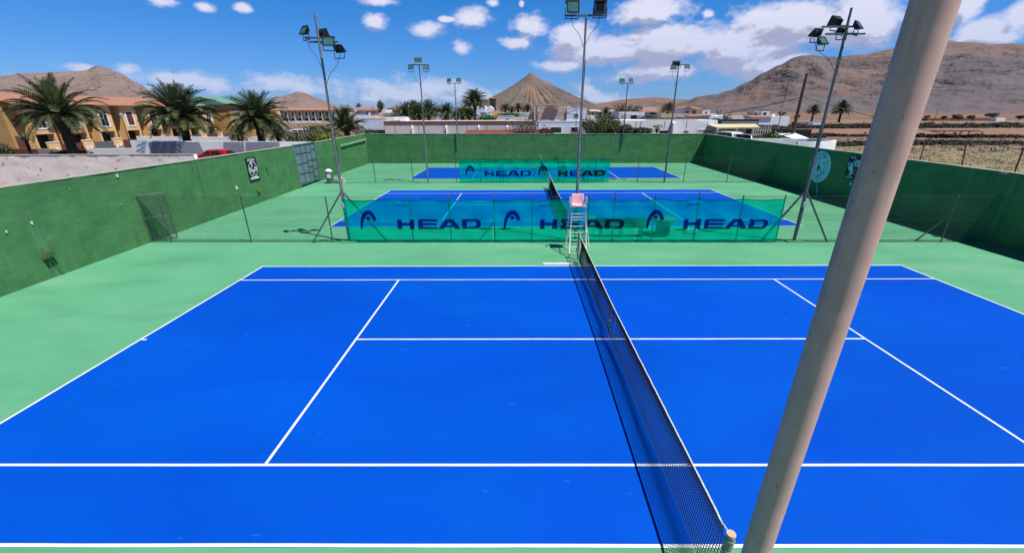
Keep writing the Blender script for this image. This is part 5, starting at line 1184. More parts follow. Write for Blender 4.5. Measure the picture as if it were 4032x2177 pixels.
# palms of the middle distance
for lab, zf, c, base, Y, Rx, nf, sd in (
 ('tall single palm left of the pointed mountain', ZA, (2420, 115), 2430, 84, 32, 70, 51), ('tiny palm over the terracotta roofs', ZA, (165, 200), 165, 200, 9, 26, 52),
 ('bushy palm at the left of the palm group behind the long hall', ZA, (1085, 330), 1085, 74, 27, 46, 54), ('taller palm in the palm group behind the long hall', ZA, (1235, 265), 1240, 78, 24, 46, 55),
 ('palm left of the pale mast in the palm group', ZA, (1330, 350), 1330, 72, 26, 46, 56), ('broad palm right of the pale mast in the palm group', ZA, (1520, 320), 1515, 74, 31, 50, 57),
 ('lone low palm before the pale grey house', ZA, (1880, 300), 1880, 76, 22, 44, 58), ('small palm sprouting beside the lone low palm', ZA, (1860, 430), 1860, 68, 15, 30, 59), ('palm clump with drooping fronds left of the tall single palm', ZA, (2180, 350), 2180, 74, 22, 44, 60), ('dark palm directly beneath the tall single palm', ZA, (2320, 370), 2320, 73, 20, 44, 61), ('low palm between the palm clumps behind the hall roof', ZA, (2060, 390), 2060, 71, 16, 34, 62),
 ('small palm left of the beige block, first of four', ZB, (690, 160), 690, 120, 15, 34, 63), ('thin palm second of four left of the beige block', ZB, (830, 180), 830, 125, 10, 26, 64), ('bright palm third of four left of the beige block', ZB, (965, 150), 965, 120, 14, 34, 65), ('palm fourth of four against the beige block', ZB, (1160, 170), 1160, 118, 15, 34, 66),
 ('palm over the yellow houses right of the blue house', ZC, (465, 280), 465, 90, 14, 34, 67), ('palm between white houses under the far hills', ZC, (1560, 225), 1550, 95, 18, 40, 68),
 ('smaller palm on the right plain beside the wooden pole', ZD, (2050, 20), 2050, 140, 0, 0, 0)):
    if nf == 0: continue
    p = zf(*c); b = zf(base, 500)[0]; palm_at(lab, b, p, Y, Rx*1.22, int(nf*1.3), sd, nl=15, tr=.3, lw=1.15)
palm_at('palm on the right plain just right of the wooden pole', 2047, (2047, 281), 240, 20, 64, 70, nl=16, tr=.5, up=.4, lw=1.4); palm_at('larger palm on the right plain left of the round column', 2117, (2117, 279), 240, 28, 76, 71, nl=18, tr=.6, up=.4, lw=1.4)
palm_at('small low palm half hidden by the round column', 2204, (2204, 292), 240, 13, 26, 72, nl=12, tr=.2)
shrub('round topped fan palm silhouette on the skyline', gpt(*ZA(583, 200), 150), 1.2, 1.2, 1.7, 10, .3, 'leafdark', 80, stems=0)
o_ = bpy.context.scene.objects[-1]
q = at(*ZA(583, 165), 150); fp = thing('fan_palm', (q.x, 150, 0), 'slender fan palm silhouette above the lavender house', 'palm tree'); MB().tube([(q.x, 150, 0), (q.x, 150, q.z)], [.25, .18], 8).build('trunk', 'trunk', fp); m = MB(); leafblob(m, q + Vector((0, 0, -.2)), 1.25, 1.25, 1.6, 500, .26, 9, .1); m.build('crown', 'leafdark', fp)
for nm in [o.name for o in bpy.data.objects if o.get('label') == 'round topped fan palm silhouette on the skyline']:
    o = bpy.data.objects[nm]
    for c in list(o.children): bpy.data.objects.remove(c)
    bpy.data.objects.remove(o)
for lab, c, Y, rx, rz, mm, sd in (('green bush beside the white chimney block', ZB(255, 350), 78, 2.3, 1.6, 'leafgreen', 81), ('green creeper over the covered yard roof', ZB(730, 275), 80, 3.4, .8, 'leafgreen', 82), ('dark green tree on the skyline behind the palms', ZA(1750, 265), 180, 6, 2.6, 'leafdark', 83), ('dark green bush below the distant ochre house', ZA(785, 290), 200, 5.5, 2.5, 'leafdark', 84), ('dry bush left of the palm group', ZA(900, 390), 80, 3, 1.8, 'leafolive', 85)):
    p = at(*c, Y); tree(lab, (p.x, Y, 0), max(.5, p.z - rz*.8), rx, rz, 900, .18 if Y < 100 else .4, mm, sd)
# shrubs in front of the right long building
for lab, c, Y, rx, rz, mm, sd, n in (('large light green bushy tree behind the far wall right of the tall mast', (455, 520), 49, 3.0, 1.55, 'leafgreen2', 91, 6500), ('dry olive bush left of the large green bushy tree', (215, 520), 50, 2.0, 1.4, 'leafolive', 92, 2600), ('dark clipped bush right of the large green tree', (745, 585), 48, 1.9, 1.0, 'leafdark', 93, 3800), ('low dark bush furthest right in the row behind the far wall', (1010, 605), 48, 2.2, .85, 'leafdark', 94, 3800)):
    if mm not in MT: MT[mm] = mat(mm, (.075, .12, .028), .6, (.03, .06, .014), 1.8)
    p = at(*ZC(*c), Y); shrub(lab, (p.x, Y, max(0, p.z - rz)), rx, 1.5, rz, n, .09, mm, sd, blobs=7)
# ------------------------------------------------------------------ right of centre
lb = building('long whitewashed building with dark openings behind the right end of the far wall', 'building', ZC(640, 412), ZC(2425, 425), 56, 9, 'bluewhite2' if False else 'white', [(ZC(1130, 598), ZC(1250, 650), 'dark'), (ZC(1405, 600), ZC(1550, 650), 'dark'), (ZC(1830, 600), ZC(1910, 650), 'shut', 'white', 'grey_base'), (ZC(2085, 592), ZC(2340, 650), 'shut', 'white', 'beige')], name='long_building')
A, B = at(*ZC(1200, 405), 56), at(*ZC(2100, 408), 56); MB().box(A.x, 56, A.z - .05, B.x, 58, A.z + .14).build('roof_edge', 'tile', lb)
P = at(*ZC(1650, 470), 55); MB().prism([(P.x, 55.99, 0), (P.x, 54.6, 0), (P.x, 54.9, P.z), (P.x, 55.99, P.z + .2)], (.3, 0, 0)).build('buttress', 'white', lb)
for x in (1000, 1078, 1505, 1890, 2260, 2385): P = at(*ZC(x, 430), 56); MB().box(P.x - .02, 55.97, 1, P.x + .02, 55.99, P.z).build('downpipe', 'gategrey', lb)
HC = [('small white house with two dark windows and a dish', (705, 268), (1150, 270), 74, 'white', None, [((740, 325), (790, 402), 'door'), ((908, 328), (1010, 398), 'window')], 7),
 ('pinkish white upper house with stepped parapet', (1118, 182), (1368, 186), 100, 'pinkwhite', None, [], 8),
 ('white house with blue windows and orange roof edge', (1165, 275), (1370, 268), 92, 'bluewhite', ('shed', .5, 'tile_orange', .4), [((1250, 290), (1350, 318), 'window')], 6),
 ('orange roofed annex left of the pinkish upper house', (1035, 232), (1118, 232), 104, 'tile_orange', None, [], 6),
 ('long cream wall building behind the right long building', (1445, 308), (1912, 305), 78, 'cream', None, [], 4),
 ('house with orange gable and white bay on the right', (1825, 215), (1965, 215), 98, 'bluewhite', ('y', .55, 'tile_orange', .3), [((1868, 262), (1915, 295), 'window')], 7),
 ('peach walled house with an orange top', (1965, 210), (2160, 215), 100, 'peach', ('shed', .5, 'tile_orange', .3), [((1995, 262), (2030, 300), 'door')], 7),
 ('little white house with one dark door on the right', (2162, 242), (2300, 240), 96, 'white', None, [((2212, 268), (2240, 300), 'door')], 5),
 ('pale blue building under an orange tiled roof edge', (1912, 352), (2520, 350), 70, 'bluewhite', None, [((2345, 382), (2455, 392), 'dark')], 6),
 ('white parapet block at the end of the orange roof edge', (2312, 308), (2525, 308), 72, 'white', None, [], 4)]
for lab, a, b, Y, m_, rf, ops, dp in HC: building(lab, 'house', ZC(*a), ZC(*b), Y, dp, m_, [(ZC(*o[0]), ZC(*o[1]), *o[2:]) for o in ops], roof=rf)
A, B = at(*ZC(1912, 318), 70), at(*ZC(2305, 318), 70); zb = at(*ZC(2100, 352), 70).z
tag(MB().add([(A.x, 69.4, zb + .02), (B.x, 69.4, zb + .02), (B.x, 71.5, A.z), (A.x, 71.5, A.z), (A.x, 71.5, zb + .02), (B.x, 71.5, zb + .02)], [(0,1,2,3),(1,5,2),(0,3,4),(3,2,5,4)]).build('roof_strip', 'tile_orange'), 'sloping orange tiled roof strip over the pale blue building', 'roof')
P = at(*ZC(770, 385), 72.5); tag(MB().tube([P + Vector((0, -.12*math.cos(t)*0, 0)) + Vector((0, -.25 + .06*i, .0)) for i, t in enumerate((0, .5, 1, 1.5))], [.62, .58, .42, .1], 20).build('satellite_dish', 'lampgrey'), 'grey satellite dish before the small white house', 'dish')
for i, (a, b) in enumerate((((205, 262), (320, 262)), ((330, 268), (400, 268)), ((512, 268), (645, 268)))):
    building(['distant yellow house left of the palm', 'distant yellow house directly behind the palm', 'distant yellow house right of the palm'][i] + ' under the far hills', 'house', ZC(*a), ZC(*b), 170, 8, 'cream', [(ZC(a[0] + 25, 285), ZC(a[0] + 45, 330), 'window')], roof=('x', .6, 'beige', .3))
building('low white building below the distant yellow houses', 'house', ZC(145, 342), ZC(310, 340), 120, 6, 'white', [(ZC(180, 350), ZC(200, 365), 'dark')])
for lab, c, Y, rx, rz, mm, sd in (('dark green tree behind the small white house', ZC(870, 205), 95, 4.4, 2.3, 'leafdark', 101), ('green tree right of the small white house', ZC(1205, 340), 72, 2.4, 1.8, 'leafdark', 102), ('dark tree at the left end of the small white house', ZC(680, 300), 85, 2.6, 2.4, 'leafolive', 103), ('wispy bare tree over the orange gable house', ZC(2150, 190), 120, 3.0, 2.4, 'leafolive', 104), ('dry bush right of the white parapet block', ZC(2545, 340), 80, 2.0, 2.2, 'leafolive', 105), ('olive shrub below the yellow houses', ZC(540, 350), 80, 4, 1.4, 'leafolive', 106)):
    p = at(*c, Y); tree(lab, (p.x, Y, 0), max(.5, p.z - rz*.8), rx, rz, 1100, .17, mm, sd, bare='bare' in lab)
p = at(*ZC(1372, 560), 48); pt = thing('papaya_tree', (p.x, 48, 0), 'small papaya tree with drooping leaves in front of the long white building', 'tree'); q = at(*ZC(1372, 535), 48)
MB().tube([(p.x, 48, 0), q], [.09, .06], 8).build('trunk', 'trunk', pt); m = MB(); random.seed(3)
for i in range(12):
    a = i*2.4; e = q + Vector((math.cos(a)*rnd(.3, .55), math.sin(a)*.5, rnd(-.15, .35))); m.tube([q, e], .012, 4)
    for k in range(7): b_ = a + (k - 3)*.5; f_ = e + Vector((math.cos(b_)*.3, math.sin(b_)*.3, -.16)); s = Vector((-math.sin(b_), math.cos(b_), 0))*.06; m.add([e, e.lerp(f_, .6) + s, f_, e.lerp(f_, .6) - s], [(0, 1, 2, 3)])
leafblob(m, q - Vector((0, 0, .35)), .25, .25, .4, 160, .1, 3, .1); m.build('crown', 'leafgreen', pt)

# carport, cars, clutter behind the right wall
cpY = 50
cp_ = thing('carport', (at(*ZD(800, 400), cpY).x, cpY, 0), 'beige flat roofed carport with two vehicles beside the long white building', 'carport')
A, B, C_ = at(*ZD(372, 318), cpY), at(*ZD(1250, 322), cpY), at(*ZD(380, 250), cpY + 7)
zf = A.z; zr = at(*ZD(700, 252), cpY + 7).z
MB().add([(A.x, cpY, zf), (B.x, cpY, zf), (B.x + 3, cpY + 7, zr), (A.x + 1.5, cpY + 7, zr), (A.x, cpY, zf - .18), (B.x, cpY, zf - .18), (B.x + 3, cpY + 7, zr - .18), (A.x + 1.5, cpY + 7, zr - .18)], [(0,1,2,3),(4,7,6,5),(0,4,5,1),(1,5,6,2),(2,6,7,3),(3,7,4,0)]).build('roof', 'cream', cp_)
for x in (375, 770, 1100): P = at(*ZD(x, 400), cpY + .15); MB().box(P.x, cpY + .15, 0, P.x + .22, cpY + .4, zf - .18).build('pillar', 'white', cp_)
P = at(*ZD(455, 400), cpY + 5); MB().box(P.x, cpY + 5, 0, P.x + 3.6, cpY + 5.2, 3).build('back_wall', 'cream', cp_); MB().box(P.x + 3.6, cpY + 5, 0, P.x + 13, cpY + 5.2, 3).build('back_wall_shade', 'dark', cp_)  # right stretch coloured dark to stand for the carport's inner shade
p = at(*ZD(640, 450), 48); car('white van facing the court under the beige carport', (p.x, 47.6, 1.2), R(-84), 4.6, 1.8, 1.8, 'whitecar', van=True)
p = at(*ZD(1010, 470), 45); car('silver grey estate car in front of the carport right bay', (p.x, 45.6, 1.2), R(-66), 4.5, 1.8, 1.62, 'silvercar', van=True)
w_ = thing('stacked_chairs', at(*ZD(1210, 520), 43), 'tangle of stacked white garden chairs right of the silver car', 'chairs'); m = MB(); b = at(*ZD(1110, 440), 43); random.seed(4)
for i in range(8): x = b.x + i*.28; z = b.z; m.bar((x, 43, z - .3 - .1*rnd(0, 1)), (x - .04, 43, z + .75), .09, .04)
for i in range(2): m.bar((b.x, 43, b.z - .1 + .4*i), (b.x + 2.1, 43, b.z - .12 + .4*i), .07)
for i in range(9): m.bar((b.x + rnd(.3, 3), 43.2, b.z - 1.0), (b.x + rnd(.3, 3), 43.2, b.z + rnd(-.5, .2)), .07)
m.build('frame', 'offwhite', w_)
w2 = thing('scrap_pile', at(*ZD(1370, 540), 42), 'dark scrap metal pile between the white chairs and the fig bush', 'scrap'); m = MB(); b = at(*ZD(1380, 500), 42); random.seed(8)
for i in range(40): m.bar(b + Vector((rnd(-1.6, 2.2), rnd(-.5, .5), rnd(-1.3, .1))), b + Vector((rnd(-1.6, 2.4), rnd(-.5, .5), rnd(-1.1, .45))), rnd(.04, .14))
for i in range(6): c = b + Vector((rnd(-1.4, 1.6), rnd(-.5, .3), rnd(-1.1, -.2))); m.box(c.x - .3, c.y - .2, c.z - .2, c.x + .3, c.y + .2, c.z + .2)
m.build('pile', 'galv_dark', w2)
shrub('bright green fig bush behind the right court wall', gpt(*ZD(1680, 500), 37), 1.7, 1.4, 1.15, 2600, .15, 'leafgreen', 111, blobs=6).location.z = 1.35
shrub('prickly pear clump left of the white curved wall', gpt(*ZD(2380, 500), 36), 1.9, 1.4, .95, 1500, .16, 'leafdark', 112, blobs=5).location.z = .9
wp = thing('utility_pole', (atz(1990, 356, 1.5).x, atz(1990, 356, 1.5).y, 0), 'leaning brown wooden utility pole behind the right wall', 'pole')
yp = 34.0; b = at(1988, 362, yp); t = at(2030, 185, yp); wp.location = (b.x, yp, 0); d = (t - b)/(t.z - b.z)
MB().tube([b - d*b.z, b.lerp(t, .5), t], [.17, .14, .11], 10).build('shaft', 'wood', wp); tpole = at(2021, 244, yp)
b = at(1955, 330, 60); t = at(1986, 200, 60); mp = thing('aerial_mast', (b.x, 60, 0), 'thin white and red aerial mast left of the wooden pole', 'mast'); d = (t - b)/(t.z - b.z)
MB().tube([b - d*b.z, b.lerp(t, .62)], .07, 6).build('lower_mast', 'lampgrey', mp); MB().tube([b.lerp(t, .62), t], .05, 6).build('upper_mast', 'brown', mp)
cable('black overhead line sagging from wooden pole over the village to the left', tpole, at(*ZC(700, 300), 62), 1.2, .035); cable('black overhead line from wooden pole running right past the column', tpole, at(2750, 405, 30), .5, .03)
# pink house, white houses, netting greenhouse
for lab, a, b, Y, m_, rf, ops, dp in (('pink two part house with arched doorway on the right plain', (1150, 0), (1290, 0), 170, 'pinkwhite', None, [((1150, 20), (1185, 80), 'door')], 6),
 ('white cube of the pink house with a round dark arch', (1292, -5), (1450, -5), 168, 'white', None, [((1320, 18), (1375, 70), 'dark')], 5),
 ('low white house under a tan awning right of the netting', (1090, 118), (1480, 108), 140, 'bluewhite', ('shed', .5, 'tile_orange', .4), [], 5),
 ('white angular house left of the wooden pole', (1450, 100), (1860, 95), 155, 'white', None, [], 6),
 ('white cube chimney block on the angular house', (1510, 50), (1560, 50), 158, 'white', None, [], 2),
 ('grey flat building behind the netting enclosure', (600, 85), (1100, 90), 165, 'white2', None, [], 6),
 ('long low grey store on the right plain', (1980, 215), (2560, 205), 170, 'grey_base', None, [], 3),
 ('white container shed against the long grey store', (2330, 238), (2570, 230), 150, 'bluewhite', None, [], 3)):
    building(lab, 'house', ZD(*a), ZD(*b), Y, dp, m_, [(ZD(*o[0]), ZD(*o[1]), *o[2:]) for o in ops], roof=rf)
ng = thing('netting_enclosure', (at(*ZD(850, 200), 66).x, 66, 0), 'dark green netting enclosure behind the carport', 'enclosure')
A, B = at(*ZD(430, 150), 66), at(*ZD(1230, 175), 66); zlo = at(*ZD(800, 245), 66).z
m = MB(); 
for i in range(24): x0 = A.x + (B.x - A.x)*i/24; x1 = A.x + (B.x - A.x)*(i+1)/24; z0_ = A.z - .15*abs(math.sin(i*.8)); z1_ = A.z - .15*abs(math.sin((i+1)*.8)); m.add([(x0, 66, 0), (x1, 66, 0), (x1, 66, z1_), (x0, 66, z0_), (x0, 70, z0_ - .1), (x1, 70, z1_ - .1)], [(0,1,2,3),(3,2,5,4)])
m.build('netting', mat('netting_dark', (.02, .045, .045), .9), ng)
m = MB(); A2 = at(*ZD(480, 200), 65.8); B2 = at(*ZD(1210, 215), 65.8); m.box(A2.x, 65.8, B2.z - .45, B2.x, 65.9, A2.z); m.build('pale_strip', 'grey_base', ng)
lowwall('dark stone wall running below the netting enclosure', ZD(420, 225), ZD(1900, 300), 88, 'stone', .5, Y2=92, name='stone_wall')
cs = at(*ZD(2060, 520), 33); sd_ = thing('white_canopy', (cs.x, 33, 0), 'small white roofed hut just behind the right wall by the wooden pole', 'hut')
A, B = at(*ZD(1905, 520), 33), at(*ZD(2215, 522), 33); MB().box(A.x, 33, 0, B.x - .3, 35, A.z - .1).build('walls', 'bluewhite', sd_)
MB().add([(A.x - .1, 32.7, A.z - .1), (B.x, 32.7, A.z - .1), (B.x, 35.4, A.z + .2), (A.x - .1, 35.4, A.z + .2), ((A.x+B.x)/2, 34, A.z + .35)], [(0,1,4),(1,2,4),(2,3,4),(3,0,4)]).build('roof', 'white', sd_)
# curved white tank wall behind right wall
P0, P1, P2 = at(2006, 364.5, 27), at(2060, 359, 27), at(2104, 354, 28.5)
pts = [P0, P1, P2, P2 + Vector((.3, 1.2, 0)), P2 + Vector((-.6, 3, 0)), P2 + Vector((-5.5, 3.6, 0))]; zt = P2.z
tk = thing('round_tank', (P1.x, 28, 0), 'open white walled basin with rounded end behind the right wall', 'tank'); m = MB(); sp_ = smooth_line([(p.x, p.y) for p in pts], 5)
for i in range(len(sp_) - 1):
    a, b = Vector((*sp_[i], 0)), Vector((*sp_[i+1], 0)); n_ = (b - a).cross(Vector((0, 0, 1))).normalized()*-.22
    m.add([a, b, b + Vector((0,0,zt)), a + Vector((0,0,zt)), a + n_, b + n_, b + n_ + Vector((0,0,zt)), a + n_ + Vector((0,0,zt))], [(0,1,2,3),(4,7,6,5),(3,2,6,7)])
m.build('rim_wall', 'white', tk)

# ------------------------------------------------------------------ right plain: dry grass, stone walls, red fields, posts, bushes
sheet('dry_grass', [(18.6, 8), (110, 8), (125, 54), (80, 63), (50, 66), (33, 50), (18.7, 41)], 'drygrass', .0)
sheet('red_field', [(60, 98), (100, 89), (150, 82), (270, 108), (260, 150), (75, 142)], 'fieldred', .0)
sheet('gold_field', [(50, 205), (500, 200), (800, 420), (120, 420)], 'fieldgold', .0)
yd = MB().box(18.6, 41.2, -.1, 33, 58, 1.195).build('yard', 'dirt'); tag(yd, kind='structure')
sheet('track', [(90, 190), (400, 186), (420, 196), (90, 199)], 'tarmac_tan', .004)
def rubble(label, pts, h, wdt, n, seed, sz=.35, name='dry_stone_wall', cat='stone wall'):
    random.seed(seed); m = MB()
    segs = [(Vector((*pts[i], 0)), Vector((*pts[i+1], 0))) for i in range(len(pts)-1)]; tot = sum((b-a).length for a, b in segs)
    for a, b in segs:
        for _ in range(int(n*(b-a).length/tot)):
            p = a.lerp(b, random.random()); nn = (b-a).cross(Vector((0,0,1))).normalized(); z = random.random()**.9*h*(.75 + .45*noise.noise(Vector((p.x*.25, p.y*.25, seed))))
            c = p + nn*rnd(-.5, .5)*wdt*(1 - .5*z/h) + Vector((0,0,z)); s = sz*rnd(.5, 1.3); q = []
            for dx in (-1, 1):
                for dy in (-1, 1):
                    for dz in (-1, 1): q.append(c + Vector((dx*s*rnd(.4, .7), dy*s*rnd(.3, .6), dz*s*rnd(.25, .5))))
            m.add(q, [(0,1,3,2),(4,6,7,5),(0,4,5,1),(2,3,7,6),(0,2,6,4),(1,5,7,3)])
    return tag(m.build(name, 'stone'), label, cat)
rubble('long dark dry stone wall edging the nearer red field', [(60, 97), (95, 88), (170, 78)], .8, .7, 3000, 1, .3)
rubble('heap of dark rubble along the dry grass', [(42, 66), (75, 70), (125, 60)], .5, 9, 2600, 2, .34, 'rubble_heap', 'rubble')
rubble('black stone wall at the foot of the village plain', [(34, 76), (52, 84), (66, 90)], .9, .7, 1300, 3, .3)
rubble('dark stone wall beyond the nearer red field', [(80, 147), (150, 147), (330, 142)], 1.3, 1.0, 2600, 4, .6)
rubble('farther dark stone wall along the track', [(85, 168), (160, 168), (360, 160)], 1.1, 1.0, 2200, 5, .7)
random.seed(33)
m = MB()
for i in range(900):
    x, y = rnd(36, 130), rnd(52, 84); s = rnd(.06, .2)
    if abs(noise.noise(Vector((x*.3, y*.3, 1)))) > .35: continue
    leafblob(m, (x, y, .1), s*2.4, s*2.4, s*1.6, 14, s*.7, i)
tag(m.build('scrub', 'leafolive'), 'low dry scrub scattered over the rubble', 'scrub', kind='stuff')
for i, (px_, pyb, pyt, pxt) in enumerate(((2316, 398, 366, 2325), (2419, 420, 358, 2432), (2553, 433, 370, 2576))):
    b = at(px_, pyb, 22 - i*4.5); t = at(pxt, pyt, 22 - i*4.5); Y = 22 - i*4.5; k = thing('fence_post', (b.x, Y, 0), ['rusty field post just right of the column', 'rusty field post in the middle of the dry grass', 'leaning rusty field post at the right picture edge'][i], 'post', 'rusty field posts')
    d = (t - b)/(t.z - b.z); MB().bar(b - d*b.z, t, .055).build('shaft', 'wood', k)
random.seed(44); m = MB()
for i in range(1500):
    x, y = rnd(30, 330), rnd(95, 210)
    if x < y*.42 or noise.noise(Vector((x*.02, y*.12, 6))) < -.02 or (98 < y < 142 and x > y*.62): continue
    s = rnd(.25, .75); leafblob(m, (x, y, .15), s*2.6, s*2, s*1.3, 9, s*.7, i)
for i in range(700):
    x, y = rnd(-190, 60), rnd(90, 260)
    if noise.noise(Vector((x*.03, y*.03, 9))) < 0: continue
    s = rnd(.2, .6); leafblob(m, (x, y, .1), s*2.6, s*2, s*1.2, 8, s*.7, i)
tag(m.build('scrub', 'leafolive'), 'dark dry scrub dotted over the far plain', 'scrub', kind='stuff')
random.seed(77); m = MB()
for i in range(26000):
    x = rnd(18.8, 75); y = rnd(9, 62)
    if y > 40 + (x - 18)*.7: continue
    k = noise.noise(Vector((x*.35, y*.8, 4)))
    if random.random() > .45 + k*1.3: continue
    h = rnd(.08, .26)*(1 + .6*k)
    for j in range(3):
        a = rnd(0, 6.28); w = rnd(.012, .03); dx, dy = math.cos(a)*w, math.sin(a)*w; lx, ly = rnd(-.12, .12), rnd(-.1, .1); ox, oy = rnd(-.1, .1), rnd(-.1, .1)
        m.v += [Vector((x + ox - dx, y + oy - dy, 0)), Vector((x + ox + dx, y + oy + dy, 0)), Vector((x + ox + lx, y + oy + ly, h))]; n_ = len(m.v); m.f.append((n_-3, n_-2, n_-1))
tag(m.build('grass', mat('straw', (.42, .33, .20), .9, (.26, .22, .13), .4, lo=.42, hi=.6), shift=False), 'short dry yellow grass beyond the right wall', 'grass', kind='stuff')
# ruined pergola on the red field
P = at(2420, 345, 68); A = at(2362, 329, 87); B = at(2462, 331, 87); pgl = thing('ruined_pergola', ((A.x+B.x)/2, 87, 0), 'ruined wooden pergola standing on the red field', 'pergola'); m = MB()
MB().box(A.x, 86.5, A.z - .2, B.x, 89, A.z).build('roof', 'wood', pgl)
for x in (2372, 2415, 2435, 2468): q = at(x, 345, 87); MB().bar((q.x - .4, 87, 0), (q.x, 87, A.z - .2), .16).build('prop', 'wood', pgl)
for i, (x, y, rx, rz, lean) in enumerate(((2330, 292, 2.2, 1.5, 0), (2375, 293, 1.8, 1.2, 0), (2413, 291, 4.6, 2.6, 0), (2454, 293, 3.4, 2.4, -1), (2492, 288, 5.2, 3.2, 1.5), (2563, 293, 3.0, 2.4, .8), (1968, 283, 2.8, 2.2, 0), (2006, 290, 2.8, 2.0, 0))):
    p = at(x, y + 2.5, 260); rx *= .72; rz *= .66; tree(['small windblown tree beside the column on the plain', 'low bush second along the windblown row', 'round dense tree third in the windblown row', 'leaning tree fourth in the windblown row', 'largest windblown tree of the row on the plain', 'rightmost windblown tree at the picture edge', 'small dark tree left of the wooden pole on the plain', 'wispy tree right of the wooden pole on the plain'][i], (p.x, 260, 0), max(.6, p.z - rz*.6), rx, rz, 900, .4, 'leafdark' if i % 2 else 'leafolive', 120+i, lean=lean, group='windblown trees on the plain')
for i, (x, pt, y) in enumerate(((2360, 278, 150), (2447, 300, 150))):
    t = at(x, pt, y); k = thing('field_pole', (t.x, y, 0), ['thin dark pole among the windblown trees', 'short dark pole with a bent top on the track'][i], 'pole'); MB().tube([(t.x - .5, y, 0), (t.x, y, t.z)], [.1, .07], 6).build('shaft', 'wood', k)
building('pale farm hut at the far right of the plain', 'hut', (2508, 297), (2530, 297), 255, 4, 'white', name='farm_hut')
building('long brown farm shed behind the windblown trees', 'shed', (2335, 297), (2505, 298), 270, 4, 'brownband', name='farm_shed')

# ------------------------------------------------------------------ mountains
def ridge(name, prof, D, foot, m_, seed, amp, ncol=150, nrow=46, gully=1.0, back=1.6, conv=1.5):
    """prof: [(px, py)] skyline; D(px)->distance along y; foot fraction of D where the slope starts"""
    xs = [p[0] for p in prof]; m = MB()
    def yat(x):
        for (a, b), (c, d) in zip(prof[:-1], prof[1:]):
            if a <= x <= c:
                t = (x - a)/(c - a); t = t*t*(3 - 2*t)*.5 + t*.5; return b + (d - b)*t
        return prof[-1][1]
    for i in range(ncol + 1):
        x = xs[0] + (xs[-1] - xs[0])*i/ncol; Y = D(x); top = at(x, yat(x), Y); d = Vector((top.x - CP.x, top.y - CP.y, 0)); H = top.z
        for j in range(nrow + 1):
            t = j/nrow
            if t <= .72: u = t/.72; s = foot + (1 - foot)*u; h = H*(u**conv)
            else: u = (t - .72)/.28; s = 1 + (back - 1)*u; h = H*(1 - u)**1.1
            p = Vector((CP.x, CP.y, 0)) + d*s
            q = Vector((p.x, p.y, 0))*.0011*gully + Vector((seed, 0, 0))
            e = 4*(h/max(H, 1))*(1 - h/max(H, 1)) if H > 1 else 0
            n_ = (noise.ridged_multi_fractal(Vector((q.x*4.2, q.y*1.3, seed)), 1, 2.1, 6, 1, 2) - 1.1)*amp*.75 + noise.fractal(Vector((q.x*2.5, q.y*2, seed)), 1, 2, 4)*amp*.8 + (noise.ridged_multi_fractal(Vector((q.x*15, q.y*3.5, seed)), 1, 2.1, 4, 1, 2) - 1)*amp*.22
            h2 = h + n_*H*(.10 + .9*e)*.5 + (noise.fractal(q*9, 1, 2, 3)*amp*H*.06)
            m.v.append(Vector((p.x, p.y, max(h2, -2 if h < 2 else -1))))
    for i in range(ncol):
        for j in range(nrow): a = i*(nrow+1)+j; m.f.append((a, a+nrow+1, a+nrow+2, a+1))
    return tag(m.build(name, m_, smooth=True, shift=False), kind='structure')
ridge('mountain', [(-260, 215), (-120, 205), (0, 190), (60, 183), (150, 180), (215, 177), (243, 167), (262, 169), (300, 184), (345, 208), (385, 232), (430, 255), (480, 276), (560, 287)], lambda x: 1500 + x*.8, .5, 'hill_l', 3, .34, ncol=260, nrow=70)
ridge('hill', [(560, 290), (620, 282), (660, 258), (690, 246), (735, 236), (748, 231), (765, 234), (800, 248), (840, 263), (868, 274), (920, 288)], lambda x: 2000, .6, 'hill_l', 8, .3, ncol=90)
ridge('hill', [(880, 285), (930, 272), (970, 274), (1000, 267), (1020, 266), (1040, 272), (1075, 280), (1110, 287)], lambda x: 3500, .7, 'hill_far', 12, .2, ncol=60, nrow=24)
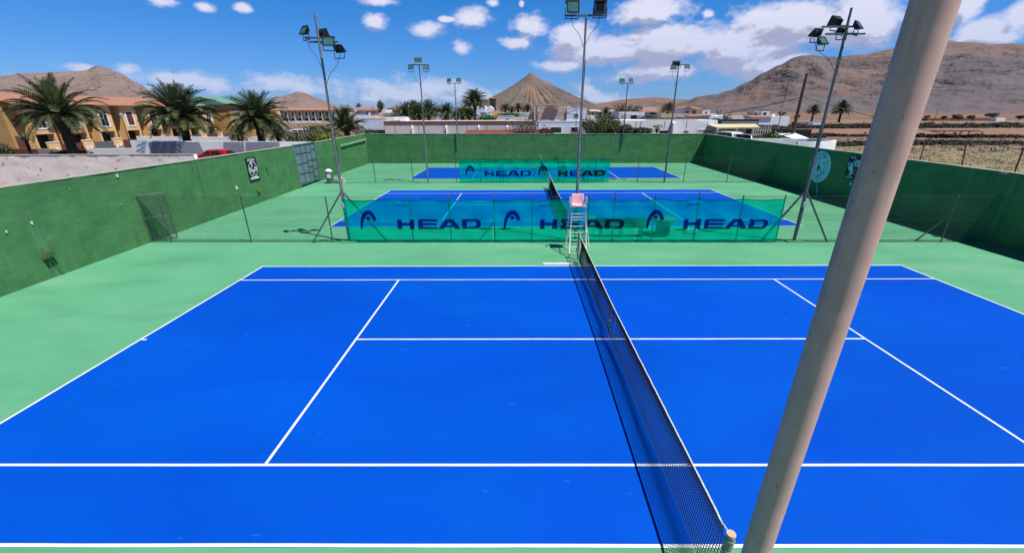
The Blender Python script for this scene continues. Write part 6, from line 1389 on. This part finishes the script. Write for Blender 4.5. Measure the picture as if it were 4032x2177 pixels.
ridge('hill', [(1400, 290), (1480, 266), (1515, 259), (1560, 252), (1600, 248), (1640, 244.5), (1665, 246), (1710, 251), (1760, 252), (1830, 262), (1900, 280)], lambda x: 3600, .35, 'hill_far', 15, .3, ncol=100)
ridge('mountain', [(1560, 290), (1640, 274), (1700, 262), (1725, 256), (1755, 244), (1800, 238), (1840, 226), (1880, 207), (1920, 185), (1960, 163), (2000, 144), (2020, 139.5), (2055, 141), (2110, 142), (2180, 136), (2260, 122), (2330, 108), (2380, 103), (2450, 104), (2520, 107), (2600, 110), (2760, 118), (2950, 130)], lambda x: 2500 - (x - 1700)*.75, .34, 'hill_r', 21, .36, ncol=420, nrow=110, conv=1.75)
ridge('hill', [(1660, 286), (1750, 283), (1880, 280), (2000, 280), (2200, 279), (2400, 281), (2600, 280), (2900, 282)], lambda x: 900 - (x - 1700)*.2, .4, 'hill_far', 25, .1, ncol=80, nrow=20)
# the pointed cone, built round its own axis
ap = at(1335, 183, 1900); bL = at(1195, 277, 1900); bR = at(1530, 277, 1900); Rb = (ap.x - bL.x)*1.33; Hc = ap.z
m = MB(); na, nr = 420, 80
for j in range(nr + 1):
    u = j/nr; r = Rb*u
    for i in range(na):
        a = 2*math.pi*i/na; el_ = 1 + .22*max(0, math.cos(a))
        h = Hc*(1 - u)**1.0*(1 - .10*math.sin(math.pi*u)) if u > .04 else Hc*(1 - .049*(u/.04)**1.5) 
        g_ = abs(noise.noise(Vector((math.cos(a)*9, math.sin(a)*9, 2 + u*.8)))) + .8*(1 - min(1, 3.2*abs(noise.noise(Vector((math.cos(a)*13, math.sin(a)*13, u*1.0))))))*(u > .3)
        amp = Hc*.055*min(1, max(0, u - .15)*2.6)*(1 - u*.3)*1.3
        h -= g_*amp - noise.fractal(Vector((math.cos(a)*u*3, math.sin(a)*u*3, 0)), 1, 2, 4)*Hc*.02*min(1, u*4)
        m.v.append(Vector((ap.x + math.cos(a)*r*el_, 1900 + math.sin(a)*r, h - (6 if u > .99 else 0))))
for j in range(nr):
    for i in range(na): k = (i+1) % na; m.f.append((j*na+i, (j+1)*na+i, (j+1)*na+k, j*na+k))
tag(m.build('mountain', 'hill_c', smooth=True, shift=False), kind='structure')
